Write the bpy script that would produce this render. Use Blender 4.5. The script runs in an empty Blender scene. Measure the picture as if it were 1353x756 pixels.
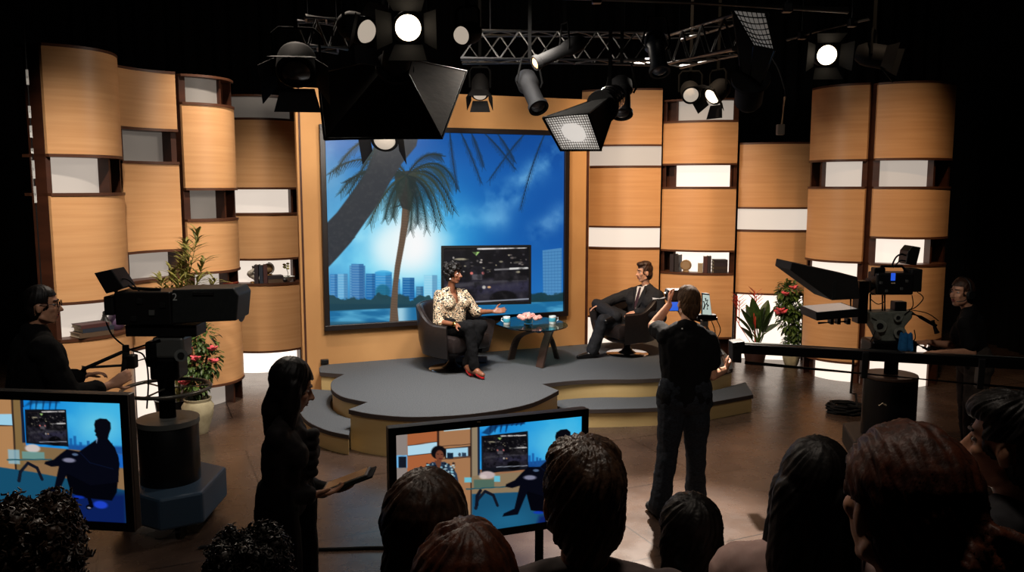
import bpy, bmesh, math, random
import numpy as np
from mathutils import Vector, Matrix, noise
random.seed(11)
S = bpy.context.scene
C = S.collection
V = Vector
PI = math.pi
# ------------------------------------------------------------------ camera
F = 1100.0
CZ = 2.53
TH = math.atan((378 - 247) / F)
cT, sT = math.cos(TH), math.sin(TH)
def at(u, v, Y):
    q = (v - 378) / F
    t = Y / (cT - q * sT)
    return V(((u - 676.5) / F * t, Y, CZ + t * (-sT - q * cT)))
def on(u, v, z):
    q = (v - 378) / F
    t = (z - CZ) / (-sT - q * cT)
    return V(((u - 676.5) / F * t, t * (cT - q * sT), z))
cam = bpy.data.cameras.new('camera')
cam.lens = F / 1353 * 36
cam.sensor_width = 36
cam.clip_start = 0.05
camo = bpy.data.objects.new('camera', cam)
camo.location = (0, 0, CZ)
camo.rotation_euler = (PI / 2 - TH, 0, 0)
C.objects.link(camo)
S.camera = camo
S.view_settings.view_transform = 'Standard'
S.view_settings.look = 'None'
S.view_settings.gamma = 1
S.view_settings.use_curve_mapping = False
# ------------------------------------------------------------------ materials
def sl(c):
    c = c / 255.0
    return c / 12.92 if c <= 0.04045 else ((c + 0.055) / 1.055) ** 2.4
def lin(rgb):
    return (sl(rgb[0]), sl(rgb[1]), sl(rgb[2]), 1)
MATS = {}
def M(name, rgb, rough=.5, metal=0, spec=.5, emit=None, es=0, coat=0, trans=0, alpha=1):
    if name in MATS:
        return MATS[name]
    m = bpy.data.materials.new(name)
    m.use_nodes = True
    b = m.node_tree.nodes['Principled BSDF']
    b.inputs['Base Color'].default_value = lin(rgb)
    b.inputs['Roughness'].default_value = rough
    b.inputs['Metallic'].default_value = metal
    b.inputs['Specular IOR Level'].default_value = spec
    b.inputs['Coat Weight'].default_value = coat
    b.inputs['Transmission Weight'].default_value = trans
    b.inputs['Alpha'].default_value = alpha
    if emit:
        b.inputs['Emission Color'].default_value = lin(emit)
        b.inputs['Emission Strength'].default_value = es
    MATS[name] = m
    return m
def MN(name, c1, c2, scale=(8, 8, 8), rough=.6, detail=4, bump=0, spec=.4, lo=.35, hi=.65, metal=0, nscale=1.0):
    """noise blended two colour procedural material, object coordinates"""
    if name in MATS:
        return MATS[name]
    m = M(name, c1, rough, metal, spec)
    nt = m.node_tree
    b = nt.nodes['Principled BSDF']
    tc = nt.nodes.new('ShaderNodeTexCoord')
    mp = nt.nodes.new('ShaderNodeMapping')
    mp.inputs['Scale'].default_value = scale
    nz = nt.nodes.new('ShaderNodeTexNoise')
    nz.inputs['Scale'].default_value = nscale
    nz.inputs['Detail'].default_value = detail
    rp = nt.nodes.new('ShaderNodeValToRGB')
    rp.color_ramp.elements[0].position = lo
    rp.color_ramp.elements[1].position = hi
    rp.color_ramp.elements[0].color = lin(c1)
    rp.color_ramp.elements[1].color = lin(c2)
    L = nt.links.new
    L(tc.outputs['Object'], mp.inputs['Vector'])
    L(mp.outputs['Vector'], nz.inputs['Vector'])
    L(nz.outputs['Fac'], rp.inputs['Fac'])
    L(rp.outputs['Color'], b.inputs['Base Color'])
    if bump:
        bp = nt.nodes.new('ShaderNodeBump')
        bp.inputs['Strength'].default_value = bump
        bp.inputs['Distance'].default_value = .01
        L(nz.outputs['Fac'], bp.inputs['Height'])
        L(bp.outputs['Normal'], b.inputs['Normal'])
    return m
# ------------------------------------------------------------------ mesh builder
def basis(d, up=V((0, 0, 1))):
    d = d.normalized()
    x = d.cross(up)
    if x.length < 1e-4:
        x = d.cross(V((0, 1, 0)))
    x.normalize()
    y = x.cross(d).normalized()
    return x, y
class MB:
    def __init__(s):
        s.v = []; s.f = []; s.m = []; s.mi = 0
    def add(s, vs, fs):
        b = len(s.v)
        s.v += [tuple(p) for p in vs]
        s.f += [[i + b for i in f] for f in fs]
        s.m += [s.mi] * len(fs)
        return s
    def box(s, c, size, R=None):
        c = V(c); h = [x / 2 for x in size]
        vs = [V((i * h[0], j * h[1], k * h[2])) for i in (-1, 1) for j in (-1, 1) for k in (-1, 1)]
        if R is not None:
            vs = [R @ p for p in vs]
        return s.add([c + p for p in vs], [[0, 1, 3, 2], [4, 6, 7, 5], [0, 4, 5, 1], [2, 3, 7, 6], [0, 2, 6, 4], [1, 5, 7, 3]])
    def hexa(s, a, b):
        """a, b: two quads (4 points each, same winding)"""
        return s.add(list(a) + list(b), [[3, 2, 1, 0], [4, 5, 6, 7]] + [[i, (i + 1) % 4, 4 + (i + 1) % 4, 4 + i] for i in range(4)])
    def tube(s, path, r, seg=8, caps=True, up=V((0, 0, 1))):
        path = [V(p) for p in path]
        n = len(path)
        rs = r if isinstance(r, (list, tuple)) else [r] * n
        vs = []
        x = None
        for i, p in enumerate(path):
            d = path[min(i + 1, n - 1)] - path[max(i - 1, 0)]
            if d.length < 1e-7:
                d = V((0, 0, 1))
            d.normalize()
            if x is None:
                x, y = basis(d, up)
            else:
                x = (x - d * x.dot(d))
                if x.length < 1e-5:
                    x, y = basis(d, up)
                x.normalize(); y = x.cross(d) * -1
                y = d.cross(x)
            for k in range(seg):
                a = 2 * PI * k / seg
                vs.append(p + (x * math.cos(a) + y * math.sin(a)) * rs[i])
        fs = []
        for i in range(n - 1):
            for k in range(seg):
                k2 = (k + 1) % seg
                fs.append([i * seg + k, i * seg + k2, (i + 1) * seg + k2, (i + 1) * seg + k])
        if caps:
            fs.append(list(range(seg))[::-1])
            fs.append([(n - 1) * seg + k for k in range(seg)])
        return s.add(vs, fs)
    def cone(s, a, b, r0, r1=None, seg=16):
        return s.tube([a, b], [r0, r0 if r1 is None else r1], seg)
    def flat(s, path, w, t, side):
        """ribbon bar of width w (along side) and thickness t along a path"""
        path = [V(p) for p in path]; n = len(path); side = V(side).normalized()
        vs = []
        for i, p in enumerate(path):
            d = (path[min(i + 1, n - 1)] - path[max(i - 1, 0)]).normalized()
            nn = d.cross(side).normalized()
            vs += [p + side * w / 2 + nn * t / 2, p - side * w / 2 + nn * t / 2, p - side * w / 2 - nn * t / 2, p + side * w / 2 - nn * t / 2]
        fs = [[0, 1, 2, 3], [4 * n - 1, 4 * n - 2, 4 * n - 3, 4 * n - 4]]
        for i in range(n - 1):
            for k in range(4):
                k2 = (k + 1) % 4
                fs.append([4 * i + k, 4 * i + 4 + k, 4 * i + 4 + k2, 4 * i + k2])
        return s.add(vs, fs)
    def ell(s, c, r, R=None, nu=16, nv=10):
        c = V(c); vs = []; fs = []
        if not isinstance(r, (list, tuple)):
            r = (r, r, r)
        for j in range(1, nv):
            th = PI * j / nv
            for i in range(nu):
                ph = 2 * PI * i / nu
                vs.append(V((r[0] * math.sin(th) * math.cos(ph), r[1] * math.sin(th) * math.sin(ph), r[2] * math.cos(th))))
        vs += [V((0, 0, r[2])), V((0, 0, -r[2]))]
        if R is not None:
            vs = [R @ p for p in vs]
        vs = [c + p for p in vs]
        for j in range(nv - 2):
            for i in range(nu):
                i2 = (i + 1) % nu
                fs.append([j * nu + i, (j + 1) * nu + i, (j + 1) * nu + i2, j * nu + i2])
        t = (nv - 1) * nu
        for i in range(nu):
            i2 = (i + 1) % nu
            fs.append([t, i, i2]); fs.append([t + 1, (nv - 2) * nu + i2, (nv - 2) * nu + i])
        return s.add(vs, fs)
    def rc(s, a, b, r0, r1=None, seg=12):
        """round cone: tapered limb with rounded ends"""
        a = V(a); b = V(b); r1 = r0 if r1 is None else r1
        if (b - a).length < 1e-4:
            return s.ell(a, r0)
        d = (b - a).normalized()
        path = []; rs = []
        for k in range(5):
            t = PI / 2 * (k + .35) / 5
            path.append(a - d * r0 * math.cos(t)); rs.append(r0 * math.sin(t))
        path.append(a); rs.append(r0); path.append(b); rs.append(r1)
        for k in range(5):
            t = PI / 2 * (k + .65) / 5
            path.append(b + d * r1 * math.sin(t)); rs.append(r1 * math.cos(t))
        return s.tube(path, rs, seg)
    def lathe(s, prof, c=(0, 0, 0), seg=24, R=None):
        c = V(c); vs = []; fs = []; n = len(prof)
        for r, z in prof:
            for k in range(seg):
                a = 2 * PI * k / seg
                p = V((max(r, 1e-4) * math.cos(a), max(r, 1e-4) * math.sin(a), z))
                vs.append(c + (R @ p if R is not None else p))
        for i in range(n - 1):
            for k in range(seg):
                k2 = (k + 1) % seg
                fs.append([i * seg + k, i * seg + k2, (i + 1) * seg + k2, (i + 1) * seg + k])
        fs.append(list(range(seg))[::-1]); fs.append([(n - 1) * seg + k for k in range(seg)])
        return s.add(vs, fs)
    def prism(s, poly, z0, z1):
        n = len(poly)
        ar = sum(poly[i][0] * poly[(i + 1) % n][1] - poly[(i + 1) % n][0] * poly[i][1] for i in range(n))
        if ar < 0:
            poly = poly[::-1]
        vs = [V((p[0], p[1], z0)) for p in poly] + [V((p[0], p[1], z1)) for p in poly]
        fs = [list(range(n))[::-1], list(range(n, 2 * n))] + [[i, (i + 1) % n, n + (i + 1) % n, n + i] for i in range(n)]
        return s.add(vs, fs)
    def slab(s, pts, nrm, t):
        """extrude a planar polygon pts along nrm by t"""
        n = len(pts); nn = V(nrm).normalized() * t
        pts = [V(p) for p in pts]
        return s.add(pts + [p + nn for p in pts], [list(range(n))[::-1], list(range(n, 2 * n))] + [[i, (i + 1) % n, n + (i + 1) % n, n + i] for i in range(n)])
    def build(s, name, mats, parent=None, smooth=False, bevel=0, fix=True):
        me = bpy.data.meshes.new(name)
        off = parent_loc(parent)
        me.from_pydata([(p[0] - off[0], p[1] - off[1], p[2] - off[2]) for p in s.v], [], s.f)
        if not isinstance(mats, (list, tuple)):
            mats = [mats]
        for m in mats:
            me.materials.append(m)
        me.polygons.foreach_set('material_index', s.m)
        if bevel or fix:
            bm = bmesh.new(); bm.from_mesh(me)
            if bevel:
                ed = [e for e in bm.edges if len(e.link_faces) == 2 and e.calc_face_angle(0) > .6]
                bmesh.ops.bevel(bm, geom=ed, offset=bevel, segments=2, profile=.5, affect='EDGES', clamp_overlap=True)
            if fix:
                bmesh.ops.recalc_face_normals(bm, faces=bm.faces)
            bm.to_mesh(me); bm.free()
        o = bpy.data.objects.new(name, me)
        C.objects.link(o)
        if smooth:
            smooth_mesh(me)
        if parent is not None:
            o.parent = parent
        return o
def smooth_mesh(me, ang=.7):
    me.polygons.foreach_set('use_smooth', [True] * len(me.polygons))
    bm = bmesh.new(); bm.from_mesh(me)
    for e in bm.edges:
        if len(e.link_faces) == 2 and e.calc_face_angle(0) > ang:
            e.smooth = False
    bm.to_mesh(me); bm.free()
def parent_loc(p):
    l = V((0, 0, 0))
    while p is not None:
        l = l + p.location
        p = p.parent
    return l
def tag(o, label=None, cat=None, group=None, kind=None):
    if label: o['label'] = label
    if cat: o['category'] = cat
    if group: o['group'] = group
    if kind: o['kind'] = kind
    return o
def thing(name, label, cat, loc=(0, 0, 0), group=None):
    o = bpy.data.objects.new(name, None)
    o.empty_display_size = .1
    C.objects.link(o)
    o.location = loc
    return tag(o, label, cat, group)
def struct(mb, name, m, **k):
    return tag(mb.build(name, m, **k), kind='structure')
def kids(o):
    return [x for x in bpy.data.objects if x.parent == o]
def dup(root, loc, rot=None, label=None, scale=None):
    def cp(o, par):
        c = o.copy(); C.objects.link(c)
        if par is not None: c.parent = par
        for ch in kids(o): cp(ch, c)
        return c
    r = cp(root, None)
    r.location = loc
    if rot is not None: r.rotation_euler = rot
    if scale is not None: r.scale = (scale,) * 3
    if label: r['label'] = label
    return r
def blob(mb, name, m, parent=None, vox=.01, smooth=4, disp=None, cut=None):
    """voxel union of the shapes in mb -> one continuous surface"""
    me = bpy.data.meshes.new('t'); me.from_pydata(mb.v, [], mb.f)
    o = bpy.data.objects.new('t', me); C.objects.link(o)
    r = o.modifiers.new('r', 'REMESH'); r.mode = 'VOXEL'; r.voxel_size = vox
    if smooth:
        sm = o.modifiers.new('s', 'SMOOTH'); sm.iterations = smooth; sm.factor = .5
    dg = bpy.context.evaluated_depsgraph_get()
    nm = bpy.data.meshes.new_from_object(o.evaluated_get(dg))
    bpy.data.objects.remove(o); bpy.data.meshes.remove(me)
    nm.name = name
    if disp:
        n = len(nm.vertices)
        nr = [v.normal.copy() for v in nm.vertices]
        for v, q in zip(nm.vertices, nr):
            v.co = v.co + q * disp(v.co)
    if cut:
        bm = bmesh.new(); bm.from_mesh(nm)
        bmesh.ops.delete(bm, geom=[v for v in bm.verts if cut(v.co)], context='VERTS')
        bm.to_mesh(nm); bm.free()
    off = parent_loc(parent)
    nm.transform(Matrix.Translation(-off))
    nm.materials.clear(); nm.materials.append(m)
    nm.polygons.foreach_set('use_smooth', [True] * len(nm.polygons))
    ob = bpy.data.objects.new(name, nm); C.objects.link(ob)
    if parent is not None: ob.parent = parent
    return ob
def spot(name, loc, aim, power, size=50, blend=.5, color=(1, .8, .6), radius=.12):
    l = bpy.data.lights.new(name, 'SPOT'); l.energy = power; l.spot_size = math.radians(size); l.spot_blend = blend
    l.color = color; l.shadow_soft_size = radius
    o = bpy.data.objects.new(name, l); C.objects.link(o); o.location = loc
    o.rotation_euler = (V(aim) - V(loc)).to_track_quat('-Z', 'Y').to_euler()
    return o
def area(name, loc, aim, power, size, color=(1, .85, .7), sy=None):
    l = bpy.data.lights.new(name, 'AREA'); l.energy = power; l.size = size; l.color = color
    if sy: l.shape = 'RECTANGLE'; l.size_y = sy
    o = bpy.data.objects.new(name, l); C.objects.link(o); o.location = loc
    o.rotation_euler = (V(aim) - V(loc)).to_track_quat('-Z', 'Y').to_euler()
    return o
# ------------------------------------------------------------------ printed / displayed pictures
class Draw:
    def __init__(s, X, Y):
        s.X = X; s.Y = Y; s.c = np.zeros((len(X), 3))
    def mix(s, m, rgb, a=1.0, idx=None):
        m = np.clip(m, 0, 1) * a
        rgb = np.array(rgb, float)
        if idx is None:
            s.c += (rgb - s.c) * m[:, None]
        else:
            s.c[idx] += (rgb - s.c[idx]) * m[:, None]
    def near(s, x0, y0, x1, y1):
        return np.nonzero((s.X >= x0) & (s.X <= x1) & (s.Y >= y0) & (s.Y <= y1))[0]
    def poly(s, pts, rgb, soft=2.0, a=1.0):
        xs = [p[0] for p in pts]; ys = [p[1] for p in pts]
        i = s.near(min(xs) - soft, min(ys) - soft, max(xs) + soft, max(ys) + soft)
        if not len(i): return
        X = s.X[i]; Y = s.Y[i]
        ins = np.zeros(len(i), bool); dm = np.full(len(i), 1e9)
        n = len(pts)
        for k in range(n):
            x0, y0 = pts[k]; x1, y1 = pts[(k + 1) % n]
            if y0 != y1:
                ins ^= ((Y < y0) != (Y < y1)) & (X < (x1 - x0) * (Y - y0) / (y1 - y0) + x0)
            dx, dy = x1 - x0, y1 - y0
            t = np.clip(((X - x0) * dx + (Y - y0) * dy) / max(dx * dx + dy * dy, 1e-9), 0, 1)
            dm = np.minimum(dm, np.hypot(X - x0 - t * dx, Y - y0 - t * dy))
        sd = np.where(ins, dm, -dm)
        s.mix(sd / soft + .5, rgb, a, i)
    def rect(s, x0, y0, x1, y1, rgb, soft=2.0, a=1.0):
        s.poly([(x0, y0), (x1, y0), (x1, y1), (x0, y1)], rgb, soft, a)
    def ell(s, cx, cy, rx, ry, rgb, soft=.15, a=1.0):
        i = s.near(cx - rx * 1.3, cy - ry * 1.3, cx + rx * 1.3, cy + ry * 1.3)
        if not len(i): return
        d = np.hypot((s.X[i] - cx) / rx, (s.Y[i] - cy) / ry)
        s.mix((1 - d) / soft + .5, rgb, a, i)
    def line(s, x0, y0, x1, y1, w0, w1, rgb, soft=1.5, a=1.0):
        w = max(w0, w1) + soft
        i = s.near(min(x0, x1) - w, min(y0, y1) - w, max(x0, x1) + w, max(y0, y1) + w)
        if not len(i): return
        dx, dy = x1 - x0, y1 - y0
        t = np.clip(((s.X[i] - x0) * dx + (s.Y[i] - y0) * dy) / max(dx * dx + dy * dy, 1e-9), 0, 1)
        d = np.hypot(s.X[i] - x0 - t * dx, s.Y[i] - y0 - t * dy)
        s.mix(((w0 + (w1 - w0) * t) / 2 - d) / soft + .5, rgb, a, i)
    def path(s, pts, w0, w1, rgb, soft=1.5, a=1.0):
        n = len(pts) - 1
        for k in range(n):
            s.line(*pts[k], *pts[k + 1], w0 + (w1 - w0) * k / n, w0 + (w1 - w0) * (k + 1) / n, rgb, soft, a)
    def glow(s, cx, cy, r, rgb, a=1.0, p=2.0, ry=None):
        d = np.hypot((s.X - cx) / r, (s.Y - cy) / (ry or r))
        s.mix(np.exp(-d ** p), rgb, a)
    def noise(s, sc, seed=0, oct=4, sx=1.0):
        out = np.zeros(len(s.X)); amp = 1; tot = 0
        for o in range(oct):
            x = s.X / sc * 2 ** o * sx + seed * 13.7; y = s.Y / sc * 2 ** o + seed * 7.3
            xi = np.floor(x); yi = np.floor(y); fx = x - xi; fy = y - yi
            fx = fx * fx * (3 - 2 * fx); fy = fy * fy * (3 - 2 * fy)
            h = lambda a, b: np.modf(np.abs(np.sin(a * 127.1 + b * 311.7 + o * 17) * 43758.5453))[0]
            out += amp * ((h(xi, yi) * (1 - fx) + h(xi + 1, yi) * fx) * (1 - fy) + (h(xi, yi + 1) * (1 - fx) + h(xi + 1, yi + 1) * fx) * fy)
            tot += amp; amp *= .5
        return out / tot
def screen_mat(name, strength, rough=.35, spec=.3):
    m = M(name, (4, 4, 5), rough, 0, spec)
    nt = m.node_tree; b = nt.nodes['Principled BSDF']
    a = nt.nodes.new('ShaderNodeAttribute'); a.attribute_name = 'Col'
    nt.links.new(a.outputs['Color'], b.inputs['Emission Color'])
    b.inputs['Emission Strength'].default_value = strength
    return m
def picture(name, quad3, quad2, nx, ny, fn, mat, parent):
    """quad3: TL TR BR BL in space, quad2: the same corners in drawing units"""
    t = np.linspace(0, 1, ny); s_ = np.linspace(0, 1, nx)
    S_, T_ = np.meshgrid(s_, t); S_ = S_.ravel(); T_ = T_.ravel()
    def bil(q):
        q = np.array([list(p) for p in q], float)
        return (q[0] * ((1 - S_) * (1 - T_))[:, None] + q[1] * (S_ * (1 - T_))[:, None] + q[2] * (S_ * T_)[:, None] + q[3] * ((1 - S_) * T_)[:, None])
    P3 = bil(quad3); P2 = bil(quad2)
    d = Draw(P2[:, 0].copy(), P2[:, 1].copy()); fn(d)
    c = np.clip(d.c, 0, 255) / 255
    c = np.where(c <= .04045, c / 12.92, ((c + .055) / 1.055) ** 2.4)
    off = np.array(parent_loc(parent))
    me = bpy.data.meshes.new(name)
    i, j = np.meshgrid(np.arange(nx - 1), np.arange(ny - 1)); a = (j * nx + i).ravel()
    fs = np.stack([a, a + nx, a + nx + 1, a + 1], 1)
    me.from_pydata((P3 - off).tolist(), [], fs.tolist())
    ca = me.color_attributes.new('Col', 'FLOAT_COLOR', 'POINT')
    ca.data.foreach_set('color', np.concatenate([c, np.ones((len(c), 1))], 1).astype(np.float32).ravel())
    me.materials.append(mat)
    o = bpy.data.objects.new(name, me); C.objects.link(o)
    o.parent = parent
    return o
def frond(d, base, ctl, tip, rgb, n=26, ll=26, w=2.2, rng=random):
    b, c, t = [np.array(p, float) for p in (base, ctl, tip)]
    pts = [(1 - k) ** 2 * b + 2 * k * (1 - k) * c + k * k * t for k in np.linspace(0, 1, n)]
    d.path([tuple(p) for p in pts[::3]] + [tuple(pts[-1])], 5, 1.5, rgb)
    for k in range(2, n):
        dr = pts[k] - pts[k - 1]; dr = dr / (np.linalg.norm(dr) + 1e-6)
        nn = np.array([-dr[1], dr[0]])
        L = ll * (1 - .55 * abs(k / n - .45)) * rng.uniform(.7, 1.15)
        for sgn in (-1, 1):
            e = pts[k] + dr * L * .75 + nn * sgn * L * .45 + np.array([0, L * .35])
            d.line(*pts[k], *e, w, .6, rgb, 1.5, .9)
def draw_mural(d):
    rng = random.Random(4)
    X, Y = d.X, d.Y
    d.c[:] = (22, 92, 172)
    d.mix(np.clip((300 - X) / 300, 0, 1) * np.clip(Y / 260, .2, 1), (92, 158, 205), .95)
    d.mix(np.clip((X - 420) / 420, 0, 1), (20, 84, 165), .9)
    d.mix(np.clip((170 - Y) / 170, 0, 1) * np.clip((X - 250) / 300, 0, 1), (14, 66, 140), .85)
    d.mix(np.clip((Y - 380) / 200, 0, 1) * np.clip((X - 480) / 300, 0, 1), (38, 118, 192), .8)
    n = d.noise(150, 1, 5)
    def cloud(pts, rgb, a, r, nn=n):
        m = np.zeros(len(X))
        for k in range(len(pts) - 1):
            x0, y0 = pts[k]; x1, y1 = pts[k + 1]; dx, dy = x1 - x0, y1 - y0
            t = np.clip(((X - x0) * dx + (Y - y0) * dy) / (dx * dx + dy * dy), 0, 1)
            m = np.maximum(m, np.exp(-(np.hypot(X - x0 - t * dx, Y - y0 - t * dy) / r) ** 2))
        d.mix(m * np.clip((nn - .32) * 3.2, 0, 1.2), rgb, a)
    n2 = d.noise(75, 3, 5)
    cloud([(490, 330), (560, 280), (640, 250), (700, 190), (800, 110)], (92, 158, 212), .95, 40, n2)
    cloud([(740, 380), (840, 310)], (78, 140, 200), .9, 34, n2)
    cloud([(500, 330), (600, 330)], (110, 172, 220), .9, 44)
    cloud([(30, 160), (60, 300)], (120, 168, 205), .8, 70)
    d.glow(290, 420, 240, (40, 175, 238), .97, 2.2, 210)
    cloud([(120, 400), (230, 320), (420, 350)], (165, 228, 250), .8, 70)
    cloud([(60, 480), (200, 520), (420, 520)], (130, 220, 248), .8, 60)
    d.glow(290, 440, 150, (150, 232, 252), .9, 2.4, 130)
    d.glow(300, 425, 105, (255, 255, 255), 1, 3, 108)
    d.glow(225, 440, 60, (235, 252, 255), .8, 2.5, 70)
    # skyline
    for x0, x1, y, c in ((36, 60, 530, (62, 130, 190)), (60, 92, 528, (110, 178, 220)), (98, 148, 500, (78, 140, 192)), (104, 143, 494, (60, 120, 180)),
                         (150, 182, 527, (30, 104, 170)), (180, 235, 522, (48, 140, 205)), (236, 262, 545, (90, 180, 230)), (270, 310, 540, (16, 92, 160)), (316, 340, 570, (60, 120, 160)),
                         (342, 388, 530, (150, 214, 240)), (388, 414, 545, (120, 205, 240)), (414, 434, 560, (70, 160, 215))):
        d.rect(x0, y, x1, 615, c, 2, .88)
        for k in range(int((615 - y) / 9)):
            d.rect(x0 + 2, y + 4 + 9 * k, x1 - 2, y + 7 + 9 * k, (205, 232, 245), 2, .28)
        d.rect(x0 + (x1 - x0) * .62, y, x1, 615, (20, 70, 125), 2, .35)
    d.ell(208, 524, 27, 9, (60, 170, 225), .3, .7)
    d.ell(205, 590, 24, 26, (20, 96, 120), .3, .7)
    d.poly([(768, 438), (842, 428), (842, 600), (772, 600)], (92, 150, 196), 2, .8)
    for k in range(14):
        d.line(770, 446 + 11 * k, 842, 440 + 11.4 * k, 2, 2, (40, 96, 150), 2, .55)
    for k in range(6):
        d.line(778 + 12 * k, 440, 780 + 12 * k, 598, 1.6, 1.6, (50, 104, 156), 2, .5)
    n3 = d.noise(26, 5, 4)
    d.mix(np.clip((Y - 604 - (n3 - .5) * 46) / 5, 0, 1), (34, 66, 74), .92)
    d.mix(np.clip((Y - 588 - (n3 - .5) * 22) / 5, 0, 1) * (X > 700), (26, 58, 66), .95)
    d.mix(np.clip((Y - 630) / 5, 0, 1) * (X < 330), (20, 60, 78), .5)
    yw = 655 - 40 * np.clip((X - 36) / 800, 0, 1)
    w = np.clip((Y - yw) / 4, 0, 1)
    nw = d.noise(30, 9, 4, .25)
    d.mix(w, (30, 108, 158), 1)
    d.mix(w * np.clip((nw - .45) * 5, 0, 1), (92, 176, 214), .8)
    d.mix(w * np.exp(-((X - 262) / 26) ** 2), (205, 240, 250), .75)
    d.mix(np.clip((Y - 690) / 8, 0, 1) * (X < 500), (28, 70, 90), .7)
    # second palm, trunk
    dk = (38, 46, 52)
    tr = [(226, 706), (230, 640), (238, 560), (245, 500), (258, 420), (266, 360), (270, 300), (266, 240), (300, 240), (298, 300), (290, 360), (279, 420), (264, 500), (256, 560), (253, 640), (258, 706)]
    d.poly(tr, (104, 84, 68), 2)
    for k in range(46):
        y = 300 + 9 * k
        xm = np.interp(y, (300, 360, 420, 500, 560, 640, 706), (284, 278, 268, 254, 247, 241, 242))
        d.line(xm - 9, y, xm + 9, y + 2, 1.5, 1.5, (62, 56, 54), 1.5, .45)
    d.poly([(244, 180), (320, 170), (312, 250), (298, 310), (268, 300), (252, 250)], (48, 50, 48), 4)
    d.line(240, 300, 268, 290, 5, 3, dk)
    # crown fronds
    cr = (286, 190)
    gr = [(32, 48, 46), (40, 54, 50), (28, 42, 44), (50, 60, 48)]
    for k, (ct, tp) in enumerate((((150, 90), (42, 188)), ((150, 130), (74, 250)), ((190, 150), (92, 215)), ((215, 220), (166, 350)), ((232, 230), (215, 335)), ((180, 170), (110, 262)),
                                  ((380, 130), (444, 300)), ((370, 180), (402, 345)), ((340, 230), (352, 368)), ((310, 260), (298, 372)), ((360, 200), (384, 352)), ((390, 110), (430, 235)),
                                  ((400, 90), (455, 225)), ((250, 240), (240, 330)), ((325, 240), (322, 350)), ((370, 150), (425, 300)), ((205, 160), (130, 300)), ((240, 110), (150, 130)), ((340, 100), (400, 120)))):
        frond(d, cr, ct, tp, gr[k % 4], 24, 40, 3.4, rng)
    for b, ct, tp in (((432, 40), (440, 140), (458, 228)), ((470, 40), (505, 110), (540, 205)), ((505, 36), (530, 90), (548, 150)), ((556, 42), (610, 90), (662, 156)), ((700, 36), (640, 100), (574, 195)), ((772, 40), (720, 150), (686, 292)), ((600, 40), (640, 90), (660, 130))):
        frond(d, b, ct, tp, (26, 52, 82), 22, 24, 2.4, rng)
    # leaning palm, trunk
    d.poly([(20, 365), (60, 320), (100, 262), (150, 186), (176, 120), (190, 30), (330, 30), (318, 90), (270, 150), (232, 212), (190, 290), (150, 350), (104, 420), (60, 474), (20, 520)], (50, 54, 60), 4)
    n4 = d.noise(9, 12, 3)
    i = d.near(20, 30, 330, 520)
    sel = np.zeros(len(X)); sel[i] = 1
    lum = d.c.sum(1)
    d.mix(sel * (lum < 190) * np.clip((n4 - .5) * 4, 0, 1), (76, 76, 78), .28)
    d.line(110, 408, 118, 402, 3, 1, (50, 54, 60))
    for b, ct, tp in (((190, 60), (110, 80), (60, 180)), ((200, 70), (160, 140), (100, 250))):
        frond(d, b, ct, tp, gr[0], 22, 34, 3, rng)
def street(d, x0, y0, x1, y1, seed=1):
    """night street seen through a windscreen, in the box given"""
    W = x1 - x0; H = y1 - y0; rng = random.Random(seed)
    P = lambda a, b: (x0 + a * W, y0 + b * H)
    d.poly([P(0, 0), P(1, 0), P(1, 1), P(0, 1)], (16, 15, 20), 1)
    d.poly([P(0, .52), P(1, .58), P(1, 1), P(0, 1)], (36, 34, 44), 8)
    d.poly([P(.3, .72), P(1, .62), P(1, .8), P(.4, .84)], (50, 48, 70), 14, .8)
    d.poly([P(0, .66), P(.5, .6), P(1, .56), P(1, .6), P(.5, .66), P(0, .74)], (78, 76, 82), 7, .6)
    d.line(*P(.02, .04), *P(.98, .02), .03 * H, .03 * H, (30, 26, 28), 2)
    d.line(*P(.4, .015), *P(.97, 0), .035 * H, .03 * H, (226, 222, 220), 2)
    for k in range(46):
        a, b = rng.uniform(.02, .98), rng.uniform(.12, .5)
        d.ell(*P(a, b), rng.uniform(.006, .03) * W, rng.uniform(.008, .02) * H, rng.choice([(190, 180, 150), (120, 110, 104), (84, 80, 84), (210, 200, 190)]), .8, rng.uniform(.3, .9))
    d.poly([P(.33, .07), P(.42, .07), P(.38, .14)], (178, 226, 130), 3)
    d.ell(*P(.2, .2), .08 * W, .02 * H, (190, 180, 150), .6, .8)
    d.line(*P(.6, .4), *P(.99, .38), .03 * H, .03 * H, (200, 196, 196), 2, .6)
    d.line(*P(.78, .385), *P(.98, .375), .035 * H, .03 * H, (235, 232, 228), 2, .9)
    d.poly([P(.31, .4), P(.34, .33), P(.44, .33), P(.47, .4), P(.47, .56), P(.31, .56)], (34, 32, 40), 3)
    d.poly([P(.33, .48), P(.45, .48), P(.45, .58), P(.33, .58)], (96, 92, 98), 3, .8)
    d.ell(*P(.325, .46), .018 * W, .025 * H, (226, 120, 110), .6); d.ell(*P(.46, .46), .018 * W, .025 * H, (210, 120, 120), .6)
    d.poly([P(.6, .48), P(.75, .44), P(.98, .52), P(.98, .6), P(.58, .6)], (28, 26, 30), 3)
    d.ell(*P(.47, .72), .02 * W, .03 * H, (200, 196, 190), .8); d.ell(*P(.53, .72), .02 * W, .02 * H, (220, 170, 120), .8)
    d.ell(*P(.7, .94), .16 * W, .15 * H, (10, 9, 12), .2)
    i = d.near(x0, y0, x1, y1); nz = d.noise(W / 14, 21, 4)[i]
    d.mix(np.clip((nz - .52) * 4, 0, 1), (6, 6, 9), .6, i); d.mix(np.clip((.42 - nz) * 4, 0, 1), (84, 80, 84), .35, i)
    d.line(*P(.3, .99), *P(1, .95), .025 * H, .025 * H, (170, 176, 190), 2, .8)
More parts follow.
